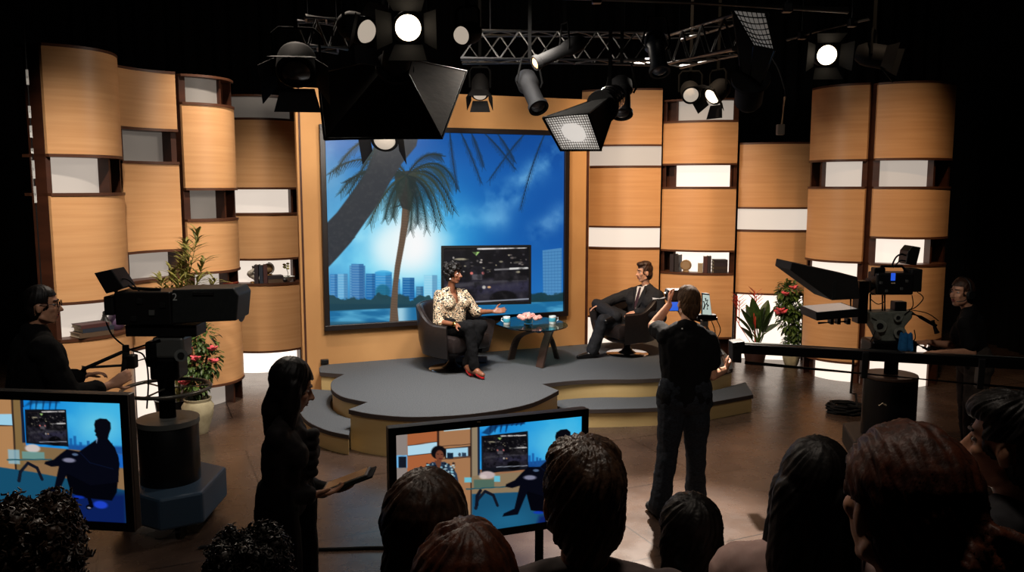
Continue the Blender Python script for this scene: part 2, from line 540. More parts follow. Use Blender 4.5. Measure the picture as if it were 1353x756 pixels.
def draw_tv(d):
    street(d, 437, 430, 722, 625, 3)
def man_shadow(d, ox, oy, k, sh=0.0):
    """seated man in silhouette against the blue backdrop, in a barrel chair"""
    def T(pts):
        return [(ox + x * k, oy + y * k - sh * (ox + x * k - 775)) for x, y in pts]
    d.poly(T([(226, 340), (300, 290), (440, 292), (446, 330), (432, 440), (412, 474), (300, 472), (250, 456), (236, 400)]), (3, 4, 12), 3)
    d.poly(T([(366, 232), (330, 258), (288, 288), (262, 284), (240, 280), (214, 300), (186, 324), (152, 334), (148, 344), (176, 354), (206, 350), (184, 438), (142, 450), (136, 462), (198, 464), (222, 410), (238, 378), (330, 420), (440, 400), (444, 310), (430, 268), (404, 236)]), (6, 8, 20), 3)
    d.poly(T([(362, 238), (360, 226), (354, 222), (357, 214), (351, 206), (354, 196), (351, 180), (356, 164), (374, 156), (400, 158), (415, 172), (416, 196), (408, 216), (402, 240)]), (9, 9, 18), 3)
    d.line(*T([(360, 234)])[0], *T([(358, 250)])[0], 7 * k, 4 * k, (150, 190, 230), 2, .7)
    d.path(T([(288, 288), (330, 330), (420, 350)]), 3, 3, (14, 26, 56), 2, .7)
    d.ell(*T([(247, 324)])[0], 25 * k, 9 * k, (150, 150, 176), .5, .9)
    d.ell(*T([(272, 300)])[0], 12 * k, 5 * k, (120, 150, 190), .5, .7)
    d.path(T([(322, 474), (330, 500), (318, 508)]), 14 * k, 20 * k, (3, 4, 12), 2)
    d.ell(*T([(366, 494)])[0], 28 * k, 15 * k, (34, 74, 226), .4, .9)
    d.ell(*T([(282, 470)])[0], 22 * k, 6 * k, (20, 60, 200), .5, .8)
    d.ell(*T([(320, 510)])[0], 7 * k, 3 * k, (210, 216, 240), .5, .8)
def blue_bg(d, x0, y0, x1, y1, sky, glowc):
    W = x1 - x0; H = y1 - y0
    i = d.near(x0, y0, x1, y1)
    X = (d.X[i] - x0) / W; Y = (d.Y[i] - y0) / H
    d.mix(np.ones(len(i)), (22, 140, 232), 1, i)
    d.mix(np.clip(X * 1.3 - .1, 0, 1) * np.clip(1.2 - Y, 0, 1), (48, 196, 252), .8, i)
    d.mix(np.exp(-(((X - .75) / .28) ** 2 + ((Y - .55) / .35) ** 2)), (120, 222, 250), .9, i)
    n = d.noise(60, 4, 4)[i]
    d.mix(np.clip((n - .45) * 4, 0, 1), (80, 200, 250), .45, i)
def table_shadow(d, x0, y0, x1, leg):
    d.line(x0, y0 + 2, x1, y0 - 8, 6, 5, (40, 92, 104), 2)
    d.path([(leg, y0 + 88), (leg + 8, y0 + 50), (leg + 40, y0 + 12)], 14, 12, (20, 26, 40), 2)
    d.path([(leg + 40, y0 + 12), (leg + 76, y0 + 30), (leg + 94, y0 + 76)], 13, 12, (18, 22, 36), 2)
def draw_centre(d):
    """framed in crop units of the middle monitor"""
    X, Y = d.X, d.Y
    d.c[:] = (168, 118, 84)
    d.rect(60, 100, 150, 640, (150, 138, 132), 2)
    d.rect(90, 244, 142, 300, (120, 190, 240), 2); d.rect(100, 250, 132, 300, (20, 26, 40), 3)
    d.rect(136, 130, 264, 640, (182, 104, 62), 2)
    d.poly([(138, 204), (262, 188), (262, 232), (138, 246)], (190, 232, 252), 2)
    d.line(138, 202, 262, 186, 3, 3, (50, 34, 30)); d.line(138, 248, 262, 234, 3, 3, (50, 34, 30))
    d.rect(258, 100, 268, 640, (60, 36, 28), 2)
    d.rect(268, 110, 400, 640, (178, 128, 88), 2)
    d.poly([(286, 134), (400, 124), (400, 132), (286, 142)], (196, 236, 250), 2)
    d.line(268, 208, 400, 198, 3, 3, (60, 40, 34))
    d.poly([(290, 216), (400, 206), (400, 252), (290, 262)], (60, 40, 34), 2)
    d.poly([(296, 220), (388, 212), (388, 250), (296, 258)], (176, 226, 250), 2)
    d.rect(300, 236, 326, 262, (24, 40, 60), 2); d.ell(352, 244, 6, 8, (60, 70, 90), .3); d.rect(362, 236, 380, 254, (50, 70, 92), 2)
    d.line(268, 266, 400, 256, 3, 3, (60, 40, 34))
    d.rect(398, 100, 406, 640, (48, 34, 30), 2)
    d.rect(404, 90, 440, 640, (156, 138, 112), 2)
    d.rect(428, 90, 440, 340, (30, 40, 60), 2)
    d.poly([(404, 340), (910, 300), (910, 430), (404, 430)], (150, 128, 98), 2)
    blue_bg(d, 438, 70, 920, 312, 0, 0)
    d.poly([(640, 280), (900, 250), (900, 300), (640, 312)], (20, 50, 120), 6, .7)
    for k, (x, y) in enumerate(((652, 250), (668, 240), (686, 258), (700, 262), (744, 240), (880, 236))):
        d.rect(x, y, x + 10, 290, (26, 92, 170), 3, .8)
    d.poly([(447, 150), (500, 104), (640, 95), (636, 112), (520, 122), (480, 160)], (14, 46, 92), 6, .8)
    for x in (490, 512, 536, 560, 586, 606, 626):
        d.line(x, 104, x - 8, 146 if x < 580 else 118, 12, 4, (12, 40, 84), 4, .8)
    d.poly([(446, 164), (650, 142), (652, 312), (446, 330)], (20, 22, 30), 2)
    street(d, 452, 162, 646, 302, 5)
    d.poly([(404, 420), (920, 400), (920, 640), (404, 640)], (26, 86, 122), 4)
    d.glow(560, 540, 140, (34, 110, 150), .8, 2, 60)
    d.poly([(700, 520), (920, 470), (920, 640), (660, 640)], (14, 30, 110), 20, .8)
    d.ell(470, 336, 34, 17, (206, 186, 186), .3); d.ell(452, 344, 16, 10, (230, 214, 208), .5, .7)
    d.rect(412, 356, 500, 392, (70, 110, 100), 4, .8)
    d.rect(372, 346, 402, 368, (120, 206, 226), 3); d.rect(500, 340, 526, 366, (110, 200, 224), 3)
    table_shadow(d, 380, 396, 560, 420)
    d.path([(440, 405), (425, 430), (424, 470)], 14, 14, (18, 20, 34), 2)
    # woman, front view
    d.poly([(196, 330), (206, 300), (236, 276), (290, 276), (322, 300), (340, 330), (350, 380), (190, 390)], (40, 60, 84), 3)
    rng = random.Random(2)
    for k in range(90):
        d.ell(rng.uniform(204, 330), rng.uniform(282, 370), rng.uniform(3, 7), rng.uniform(2, 5), rng.choice([(150, 214, 232), (200, 232, 240), (16, 22, 34)]), .5, .9)
    d.poly([(246, 270), (276, 270), (268, 320)], (120, 70, 50), 2)
    d.ell(264, 234, 31, 30, (14, 12, 16), .15)
    d.ell(268, 248, 17, 24, (124, 72, 52), .2); d.ell(272, 262, 8, 3, (80, 30, 30), .4)
    d.line(258, 242, 264, 242, 3, 3, (30, 16, 14)); d.line(274, 242, 280, 242, 3, 3, (30, 16, 14))
    man_shadow(d, 384, -32, 1.11, .17)
    d.glow(880, 600, 120, (10, 14, 60), .8, 2)
def draw_side(d):
    """framed in crop units of the monitor cut by the picture's edge"""
    d.c[:] = (150, 116, 80)
    d.rect(-400, 40, 34, 620, (190, 140, 92), 2)
    d.rect(-200, 142, 34, 188, (170, 224, 250), 2); d.line(-100, 190, 34, 190, 4, 4, (60, 40, 30))
    d.rect(28, 40, 38, 620, (60, 44, 34), 2); d.rect(36, 40, 66, 400, (140, 112, 70), 2)
    d.rect(64, 40, 80, 260, (22, 34, 60), 2)
    blue_bg(d, 76, 60, 470, 300, 0, 0)
    d.rect(246, 262, 470, 300, (24, 70, 150), 10, .8)
    for x, y in ((252, 236), (268, 226), (290, 250), (320, 244), (410, 250)):
        d.rect(x, y, x + 11, 280, (24, 96, 170), 3, .8)
    d.poly([(80, 110), (120, 70), (220, 74), (220, 96), (120, 98)], (16, 70, 120), 8, .8)
    for x in (110, 132, 160, 186, 210):
        d.line(x, 74, x - 8, 122, 12, 4, (12, 56, 104), 4, .8)
    d.poly([(80, 122), (244, 122), (248, 270), (80, 262)], (20, 22, 30), 2)
    street(d, 88, 130, 240, 256, 5)
    d.poly([(66, 270), (470, 292), (470, 350), (66, 340)], (140, 112, 76), 3)
    d.poly([(330, 285), (470, 292), (470, 345), (330, 340)], (18, 110, 224), 6, .9)
    d.poly([(-400, 330), (100, 380), (470, 430), (470, 640), (-400, 640)], (24, 84, 116), 4)
    d.poly([(180, 460), (470, 440), (470, 640), (100, 640)], (10, 24, 90), 30, .85)
    d.rect(4, 290, 50, 350, (150, 200, 220), 5, .8)
    d.ell(104, 282, 30, 17, (220, 206, 200), .3); d.rect(60, 296, 150, 326, (110, 170, 170), 4, .8)
    table_shadow(d, 0, 332, 176, 42)
    man_shadow(d, 0, 0, 1.0)
# ------------------------------------------------------------------ materials of the set
def wood_mat(name, c1, c2, rough=.45, zs=26, bump=.02):
    m = MN(name, c1, c2, (1.1, 1.1, zs), rough, 5, bump, .35, .25, .75, nscale=1.0)
    return m
m_wood = wood_mat('blond_wood', (200, 146, 96), (214, 162, 112))
m_dark = wood_mat('dark_walnut', (52, 28, 18), (78, 42, 26), .5, 9)
m_shelf = wood_mat('walnut_edge', (70, 40, 26), (92, 56, 36), .45, 30)
m_tan = MN('tan_wall_paint', (176, 128, 78), (184, 136, 84), (2, 2, 2), .7)
m_blackwall = MN('black_drape', (7, 7, 8), (11, 10, 11), (9, 9, .3), .95, 3, .3, .1)
m_ceil = M('black_ceiling', (9, 9, 10), .95, 0, .1)
m_white = M('white_laminate', (226, 222, 214), .6)
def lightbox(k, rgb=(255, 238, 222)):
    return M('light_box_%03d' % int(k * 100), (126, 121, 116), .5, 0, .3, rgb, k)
m_black = M('black_plastic', (12, 12, 13), .45, 0, .35)
m_blackm = M('black_metal', (16, 16, 18), .35, .6, .4)
m_grey = M('grey_metal', (96, 98, 96), .4, .5, .4)
m_chrome = M('chrome', (200, 200, 204), .12, 1)
m_rubber = M('rubber', (16, 16, 16), .8, 0, .2)
# ------------------------------------------------------------------ floor
fm = M('studio_floor', (64, 44, 33), .22, 0, .5)
nt = fm.node_tree; b = nt.nodes['Principled BSDF']; L = nt.links.new
tc = nt.nodes.new('ShaderNodeTexCoord'); mp = nt.nodes.new('ShaderNodeMapping')
mp.inputs['Rotation'].default_value = (0, 0, math.radians(-24))
mp.inputs['Location'].default_value = (.38, .2, 0)
br = nt.nodes.new('ShaderNodeTexBrick'); br.offset = .5
br.inputs['Scale'].default_value = 1
br.inputs['Brick Width'].default_value = 2.4; br.inputs['Row Height'].default_value = 1.2
br.inputs['Mortar Size'].default_value = .007; br.inputs['Mortar Smooth'].default_value = .3
n1 = nt.nodes.new('ShaderNodeTexNoise'); n1.inputs['Scale'].default_value = 1.6; n1.inputs['Detail'].default_value = 6
rp = nt.nodes.new('ShaderNodeValToRGB')
rp.color_ramp.elements[0].color = lin((50, 37, 30)); rp.color_ramp.elements[1].color = lin((78, 60, 49))
rp.color_ramp.elements[0].position = .3; rp.color_ramp.elements[1].position = .7
mx = nt.nodes.new('ShaderNodeMix'); mx.data_type = 'RGBA'; mx.inputs['B'].default_value = lin((20, 13, 10))
L(tc.outputs['Object'], mp.inputs['Vector']); L(mp.outputs['Vector'], br.inputs['Vector']); L(tc.outputs['Object'], n1.inputs['Vector'])
L(n1.outputs['Fac'], rp.inputs['Fac']); L(rp.outputs['Color'], mx.inputs['A']); L(br.outputs['Fac'], mx.inputs['Factor'])
L(mx.outputs['Result'], b.inputs['Base Color'])
r2 = nt.nodes.new('ShaderNodeMapRange'); r2.inputs['To Min'].default_value = .2; r2.inputs['To Max'].default_value = .34
n2 = nt.nodes.new('ShaderNodeTexNoise'); n2.inputs['Scale'].default_value = 5; n2.inputs['Detail'].default_value = 5
L(tc.outputs['Object'], n2.inputs['Vector']); L(n2.outputs['Fac'], r2.inputs['Value']); L(r2.outputs['Result'], b.inputs['Roughness'])
mb = MB(); mb.box((0, 6, -.05), (16, 19, .1)); struct(mb, 'floor', fm)
mb = MB(); mb.box((0, 6, 6.05), (16, 19, .1)); struct(mb, 'ceiling', m_ceil)
def drape(p0, p1, z1=6.0, amp=.06, wl=.28):
    mb = MB(); p0 = V(p0); p1 = V(p1); n = int((p1 - p0).length / .05)
    d = (p1 - p0).normalized(); nn = V((-d.y, d.x, 0)); vs = []; fs = []
    for i in range(n + 1):
        p = p0.lerp(p1, i / n) + nn * amp * math.sin(i * .05 / wl * 2 * PI) * (.7 + .3 * math.sin(i * .37))
        for off in (0, .04):
            for z in (0, z1): vs.append(p + nn * off + V((0, 0, z)))
    for i in range(n):
        a = 4 * i; c = a + 4
        fs += [[a, c, c + 1, a + 1], [a + 2, a + 3, c + 3, c + 2], [a + 1, c + 1, c + 3, a + 3], [a, a + 2, c + 2, c]]
    fs += [[0, 1, 3, 2], [4 * n, 4 * n + 2, 4 * n + 3, 4 * n + 1]]
    mb.add(vs, fs)
    return mb
struct(drape((-8, 15.3, 0), (8, 15.3, 0)), 'wall_back', m_blackwall)
struct(drape((-7.85, -3.3, 0), (-7.85, 15.2, 0)), 'wall_left', m_blackwall)
struct(drape((7.8, -3.3, 0), (7.8, 15.2, 0)), 'wall_right', m_blackwall)
struct(drape((-8, -3.4, 0), (8, -3.4, 0)), 'wall_front', m_blackwall)
# ------------------------------------------------------------------ curved set columns
def xy(u, Y):
    p = at(u, 247, Y); return V((p.x, p.y, 0))
def column(label, uL, DL, uR, DR, bulge, rows, um, zbot=.0, pw=(.05, .05), top_z=None, group='curved wooden set columns', ldep=.42):
    PL = xy(uL, DL); PR = xy(uR, DR); ch = PR - PL
    n = V((ch.y, -ch.x, 0)).normalized()
    W = ch.length
    root = thing('scenery_unit', label, 'scenery', ((PL + PR) / 2), group)
    fr = lambda t, o=0.0: PL + ch * t + n * (bulge * 4 * t * (1 - t) + o)
    # depth of the face under the pixel column um
    best = min((abs((fr(k / 60).x / (fr(k / 60).y * cT)) * F + 676.5 - um), k / 60) for k in range(61))[1]
    Dm = fr(best).y
    zs = [at(um, r[0], Dm).z for r in rows] + [zbot]
    if top_z: zs[0] = top_z
    def sheet(mb, t0, t1, o, z0, z1, th=.03, seg=16):
        k = [t0 + (t1 - t0) * i / seg for i in range(seg + 1)]
        mb.prism([fr(t, o)[:2] for t in k] + [fr(t, o - th)[:2] for t in reversed(k)], z0, z1)
    ztop = zs[0]
    for t, w in ((0, pw[0]), (1, pw[1])):
        if not w: continue
        a, c = (0, w / W) if t == 0 else (1 - w / W, 1)
        mb = MB(); q = [fr(a, -.035), fr(c, -.035), fr(c, -.035) - n * (ldep if t == 0 else .42), fr(a, -.035) - n * (ldep if t == 0 else .42)]
        mb.prism([p[:2] for p in q], 0, ztop); mb.build('post', m_dark, root)
    for i, r in enumerate(rows):
        z1 = zs[i]; z0 = zs[i + 1]; kind = r[1]
        last = i == len(rows) - 1
        if kind == 'wood':
            mb = MB(); sheet(mb, 0, 1, 0, z0 + .014, z1 - .014, .03, 20); mb.build('panel', m_wood, root, smooth=True)
        else:
            a, c, k, rec = r[2], r[3], r[4], (r[5] if len(r) > 5 else .2)
            zz = .0 if last else z0 + .014
            mb = MB(); sheet(mb, a, c, -rec, zz, z1 - .014, .02)
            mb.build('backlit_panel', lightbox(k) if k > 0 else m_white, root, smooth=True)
            for s0, s1 in ((0, a), (c, 1)):
                if s1 - s0 > .03:
                    mb = MB(); sheet(mb, s0, s1, -rec - .06, zz, z1 - .014, .02, 6); mb.build('back_board', m_dark, root)
                    mb = MB(); e = c if s0 == c else a
                    q = .03 / W
                    e0, e1 = (e, e + q) if s0 == c else (e - q, e)
                    qd = [fr(e0, -.06), fr(e1, -.06), fr(e1, -rec - .05), fr(e0, -rec - .05)]
                    mb.prism([p[:2] for p in qd], zz, z1 - .014); mb.build('divider', m_dark, root)
        if i > 0:
            mb = MB(); dp = .34 if (kind != 'wood' or rows[i - 1][1] != 'wood') else .05
            sheet(mb, 0, 1, .012, z1 - .014, z1 + .014, dp, 20); mb.build('shelf_board', m_shelf, root)
    mb = MB(); sheet(mb, 0, 1, .006, ztop - .014, ztop + .012, .34, 20); mb.build('top_board', m_shelf, root)
    if rows[-1][1] == 'wood':
        mb = MB(); sheet(mb, 0, 1, .008, zbot - .012, zbot + .014, .06, 20); mb.build('bottom_edge', m_shelf, root)
    return dict(fr=fr, zs=zs, n=n, root=root, W=W)
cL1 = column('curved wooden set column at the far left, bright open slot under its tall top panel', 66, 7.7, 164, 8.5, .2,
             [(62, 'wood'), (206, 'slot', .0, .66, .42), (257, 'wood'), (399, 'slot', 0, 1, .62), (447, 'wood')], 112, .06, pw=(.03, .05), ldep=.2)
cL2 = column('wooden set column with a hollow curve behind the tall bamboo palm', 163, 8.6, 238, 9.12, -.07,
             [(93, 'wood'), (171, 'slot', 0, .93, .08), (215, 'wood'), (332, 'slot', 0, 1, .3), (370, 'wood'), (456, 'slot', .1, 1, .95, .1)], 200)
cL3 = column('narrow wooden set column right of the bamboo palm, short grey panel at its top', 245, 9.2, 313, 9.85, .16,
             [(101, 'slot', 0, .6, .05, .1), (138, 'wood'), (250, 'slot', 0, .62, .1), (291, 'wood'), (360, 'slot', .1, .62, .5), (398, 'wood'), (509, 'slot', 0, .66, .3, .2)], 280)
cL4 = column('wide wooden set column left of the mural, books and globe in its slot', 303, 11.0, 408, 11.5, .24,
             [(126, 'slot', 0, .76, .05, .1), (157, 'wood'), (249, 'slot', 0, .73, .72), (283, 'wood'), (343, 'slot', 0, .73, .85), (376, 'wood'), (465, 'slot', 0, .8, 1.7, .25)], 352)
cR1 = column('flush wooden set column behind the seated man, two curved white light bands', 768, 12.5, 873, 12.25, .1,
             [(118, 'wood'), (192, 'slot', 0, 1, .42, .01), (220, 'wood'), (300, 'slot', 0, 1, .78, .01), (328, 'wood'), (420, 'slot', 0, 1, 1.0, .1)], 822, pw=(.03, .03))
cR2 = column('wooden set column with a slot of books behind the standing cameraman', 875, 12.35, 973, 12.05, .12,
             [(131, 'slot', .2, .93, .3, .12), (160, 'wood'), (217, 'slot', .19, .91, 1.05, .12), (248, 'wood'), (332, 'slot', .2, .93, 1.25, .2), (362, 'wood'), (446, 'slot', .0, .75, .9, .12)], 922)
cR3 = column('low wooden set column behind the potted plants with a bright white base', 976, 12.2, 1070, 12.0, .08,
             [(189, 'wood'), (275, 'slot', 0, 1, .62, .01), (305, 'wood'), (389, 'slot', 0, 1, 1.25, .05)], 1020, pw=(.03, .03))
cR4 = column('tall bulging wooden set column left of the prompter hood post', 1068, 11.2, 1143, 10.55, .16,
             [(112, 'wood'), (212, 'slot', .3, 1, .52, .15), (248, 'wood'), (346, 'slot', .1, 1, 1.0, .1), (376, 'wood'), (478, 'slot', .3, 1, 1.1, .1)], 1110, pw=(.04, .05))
_a, _b = xy(1142.5, 10.62), xy(1155, 10.56)
_m = MB(); _m.prism([_a[:2], _b[:2], (_b + V((.02, .3, 0)))[:2], (_a + V((.02, .3, 0)))[:2]], 0, cR4['zs'][0] - .05)
_m.build('joint_post', m_dark, cR4['root'])
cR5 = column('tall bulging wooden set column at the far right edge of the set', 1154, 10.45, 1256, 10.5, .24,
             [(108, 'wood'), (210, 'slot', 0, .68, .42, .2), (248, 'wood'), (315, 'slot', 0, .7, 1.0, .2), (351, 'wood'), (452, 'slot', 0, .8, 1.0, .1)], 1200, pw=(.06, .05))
# ------------------------------------------------------------------ mural wall
A0 = on(423, 482, .4); B0 = on(745, 457, .4)
wd = V((B0.x - A0.x, B0.y - A0.y, 0)).normalized(); wn = V((wd.y, -wd.x, 0))
def onwall(u, v, off=0.0):
    p = at(u, v, 10.0); o = V((0, 0, CZ)); d = p - o
    k = ((A0 + wn * off) - o).dot(wn) / d.dot(wn)
    return o + d * k
wl, wr = onwall(398, 400), onwall(777, 400)
ztop = onwall(600, 124).z
mb = MB(); mb.prism([wl[:2], wr[:2], (wr - wn * .12)[:2], (wl - wn * .12)[:2]], 0, ztop)
struct(mb, 'wall_centre', m_tan)
for q, (ua, ub) in enumerate(((398, 400.5), (774, 777))):
    a, c = onwall(ua, 300), onwall(ub, 300)
    mb = MB(); mb.prism([(a + wn * .012)[:2], (c + wn * .012)[:2], (c - wn * .0)[:2], (a - wn * .0)[:2]], 0, ztop)
    struct(mb, 'trim_%d' % (q + 1), m_dark)
mural = thing('framed_mural', 'huge glowing picture of palms and a waterside skyline behind the stage', 'mural', ((wl + wr) / 2))
q3 = [onwall(429, 177.5, .03), onwall(745.5, 174.5, .03), onwall(745.5, 410, .03), onwall(433, 431, .03)]
zt = (q3[0].z + q3[1].z) / 2; zb = (q3[2].z + q3[3].z) / 2
for p in q3[:2]: p.z = zt
for p in q3[2:]: p.z = zb
q3[3].x, q3[3].y = q3[0].x, q3[0].y
q3[2].x, q3[2].y = q3[1].x, q3[1].y
picture('printed_sky', q3, [(24, 46), (848, 40), (848, 652), (34, 706)], 440, 340, draw_mural, screen_mat('mural_print', .95, .3, .3), mural)
m_frame = M('dark_frame', (26, 18, 16), .4)
fw = .065
a, c = q3[0], q3[1]
for (p0, p1) in (((a - wd * fw, zt), (c + wd * fw, zt + fw)), ((a - wd * fw, zb - fw), (c + wd * fw, zb)), ((a - wd * fw, zb), (a, zt)), ((c, zb), (c + wd * fw, zt))):
    mb = MB()
    s0, s1 = p0[0] - wn * .028, p1[0] - wn * .028
    mb.prism([s0[:2], s1[:2], (s1 + wn * .07)[:2], (s0 + wn * .07)[:2]], p0[1], p1[1]); mb.build('frame_rail', m_frame, mural, bevel=.006)
mb = MB(); s0, s1 = a - wn * .029, c - wn * .029
mb.prism([s0[:2], s1[:2], (s1 + wn * .02)[:2], (s0 + wn * .02)[:2]], zb, zt); mb.build('backing', m_frame, mural)
for u, v, w in ((429, 478, 'left'), (753, 459.5, 'right')):
    p = onwall(u, v, .03)
    r = thing('power_box', 'small black power box low on the tan wall %s the glass table' % ('well left of' if w == 'left' else 'just right of'), 'power box', p)
    R = Matrix((wd, -wn, V((0, 0, 1)))).transposed()
    mb = MB(); mb.box(p, (.09, .06, .055), R); mb.build('housing', m_black, r, bevel=.006)
    mb = MB(); mb.box(p + wn * .031, (.03, .006, .03), R); mb.build('socket', m_rubber, r)
# ------------------------------------------------------------------ stage
m_carpet = MN('grey_carpet', (66, 67, 68), (84, 85, 86), (90, 90, 90), .95, 3, .25, .1)
m_fascia = wood_mat('pale_fascia', (196, 164, 108), (206, 176, 120), .5, 12)
m_edge = M('carpet_edging', (58, 46, 40), .8)
def catmull(pts, n=8, closed=False):
    out = []; N = len(pts)
    for i in range(N - 1):
        p0 = pts[max(i - 1, 0)]; p1 = pts[i]; p2 = pts[i + 1]; p3 = pts[min(i + 2, N - 1)]
        for k in range(n):
            t = k / n
            out.append(tuple(.5 * ((2 * p1[j]) + (-p0[j] + p2[j]) * t + (2 * p0[j] - 5 * p1[j] + 4 * p2[j] - p3[j]) * t * t + (-p0[j] + 3 * p1[j] - 3 * p2[j] + p3[j]) * t ** 3) for j in range(len(p1))))
    out.append(tuple(pts[-1])); return out
def curve_on(px, z):
    return catmull([on(u, v, z)[:2] for u, v in px])
stage = thing('stage_platform', 'low grey-carpeted stage with scalloped edge and pale wooden fascia', 'stage', on(600, 500, 0))
ins = lambda p, k: (p + wn * k)[:2]
top = [onwall(421, 300, .02)[:2]] + [on(421.9, 486, .4)[:2], on(423, 492, .4)[:2]]
segA = curve_on([(455, 494.5), (441, 502), (437.4, 509), (441, 517), (455, 525), (486, 531.5)], .4)
segB = curve_on([(461, 541), (495, 547.5), (551, 551), (629, 546.3), (698, 534), (738, 516)], .4)
segC = curve_on([(716, 507.5), (752, 503.5), (790, 501.5), (850, 501), (905, 497), (945, 492.5), (968, 487)], .4)
backR = onwall(776, 400) + wd * 1.95 - wn * .0
top = [tuple(p) for p in top] + segA + segB + segC + [tuple(on(966, 474, .4)[:2]), tuple(backR[:2])]
top = [tuple(p) for p in top]
zc = .365
mb = MB(); mb.prism(top, zc, .4); mb.build('carpet_top', m_carpet, stage)
def shrink(poly, k):
    c0 = V((0, 0)); n = len(poly); out = []
    ar = sum(poly[i][0] * poly[(i + 1) % n][1] - poly[(i + 1) % n][0] * poly[i][1] for i in range(n))
    s = 1 if ar > 0 else -1
    for i in range(n):
        a = V(poly[i - 1]); bb = V(poly[i]); c = V(poly[(i + 1) % n])
        d = (bb - a); e = (c - bb)
        if d.length < 1e-6: d = e
        if e.length < 1e-6: e = d
        nn = (V((-d.y, d.x)).normalized() + V((-e.y, e.x)).normalized())
        if nn.length < .3: nn = V((-e.y, e.x))
        out.append(tuple(bb + nn.normalized() * k * s))
    return out
mb = MB(); mb.prism(shrink(top, .012), .0, zc); mb.build('fascia', m_fascia, stage)
edge_line = [on(421.9, 486, .4)[:2], on(423, 492, .4)[:2]] + segA + segB + segC
def strip(poly, z0, z1, th):
    vs = []; fs = []; n = len(poly)
    for i, p in enumerate(poly):
        p = V(p); a = V(poly[max(i - 1, 0)]); c = V(poly[min(i + 1, n - 1)]); d = (c - a)
        nn = V((d.y, -d.x)).normalized() * th
        for q in (p, p + nn):
            for z in (z0, z1): vs.append((q.x, q.y, z))
    for i in range(n - 1):
        a = 4 * i; c = a + 4
        fs += [[a, c, c + 1, a + 1], [a + 2, a + 3, c + 3, c + 2], [a + 1, c + 1, c + 3, a + 3], [a, a + 2, c + 2, c]]
    fs += [[0, 1, 3, 2], [4 * n - 4, 4 * n - 2, 4 * n - 1, 4 * n - 3]]
    return MB().add(vs, fs)
strip([tuple(p) for p in edge_line], .355, .398, .004).build('edging', m_edge, stage)
def step(name, label, outer, inner):
    poly = outer + inner
    mb = MB(); mb.prism(shrink(poly, .012), 0, .17); r = mb.build('step', m_fascia, stage)
    mb = MB(); mb.prism(poly, .17, .2); mb.build('carpet_top', m_carpet, r)
    strip(outer, .158, .198, .004).build('edging', m_edge, r)
off = .015
oL = curve_on([(398, 513), (393, 530), (397, 545), (408, 557.5), (432, 568.5), (461, 575)], .2)
iL = [tuple(on(463, 560, .2)[:2])] + [tuple(V(p) + V((-.012, -.012))) for p in segA[::-1][8:]] + [tuple(on(420, 515, .2)[:2])]
iL = [tuple(on(462.5, 566, .2)[:2])] + [tuple(p) for p in shrink(segA + [(0.0, 9.0)], -.015)[:-1][::-1]] + [tuple((on(423, 492, .4) + V((-.02, -.02, 0)))[:2])]
step('stage_step', 'lower carpeted step on the left of the stage, beside the woman with the tablet', oL, iL)
oR = curve_on([(740, 540.5), (790, 541), (872, 538.5), (930, 533), (995, 521.5)], .2)
iR = [tuple(on(985, 505, .2)[:2]), tuple((on(968, 487, .4) + V((.03, -.0, 0)))[:2])] + [tuple(V(p) + V((0, -.02))) for p in segC[::-1]] + [tuple(V(segC[0]) + V((.1, -.03)))]
step('stage_step', 'lower carpeted step on the right of the stage, behind the standing cameraman', oR, iR)
# ------------------------------------------------------------------ television on a stand
tvY = 10.0
tv = thing('television', 'flat television showing a night street, in front of the mural', 'television', on(640, 470, .4))
tl, tr_, br_, bl = at(583, 326, tvY - .1), at(702, 323, tvY + .05), at(702, 400, tvY + .05), at(583, 406, tvY - .1)
tl.z = tr_.z = (tl.z + tr_.z) / 2; bl.z = br_.z = (bl.z + br_.z) / 2
def panel_box(q, t, nrm):
    return MB().hexa([p for p in q], [p + nrm * t for p in q])
def screen_set(root, q, inset, pic, quad2, nx, ny, fn, mat, depth=.06, chin=0):
    e1 = (q[1] - q[0]).normalized(); e2 = (q[3] - q[0]).normalized(); nn = e1.cross(e2).normalized()   # towards the back
    if nn.y < 0: nn = -nn
    iq = [q[0] + e1 * inset + e2 * inset, q[1] - e1 * inset + e2 * inset, q[2] - e1 * inset - e2 * (inset + chin), q[3] + e1 * inset - e2 * (inset + chin)]
    m = MB()
    m.hexa([p + nn * .012 for p in q], [p + nn * depth for p in q]); m.build('housing', m_black, root, bevel=.008)
    m = MB()
    for k in range(4):
        k2 = (k + 1) % 4
        m.hexa([q[k], q[k2], iq[k2], iq[k]], [p + nn * .014 for p in (q[k], q[k2], iq[k2], iq[k])])
    m.build('bezel', m_black, root)
    picture('screen', [p + nn * .008 for p in iq], quad2, nx, ny, fn, mat, root)
    return e1, e2, nn
e1, e2, nn = screen_set(tv, [tl, tr_, br_, bl], .03, 'tv', [(437, 430), (722, 430), (722, 625), (437, 625)], 180, 118, draw_tv, screen_mat('tv_screen', .9))
pb = on(618, 470, .4); pb.y = tvY + .1
mb = MB(); mb.box((pb.x, pb.y, (bl.z + .4) / 2 + .1), (.09, .05, bl.z - .4 + .2)); mb.build('stand_post', m_black, tv, bevel=.006)
mb = MB(); mb.box((pb.x, pb.y, .412), (.5, .34, .022)); mb.build('stand_base', m_black, tv, bevel=.006)
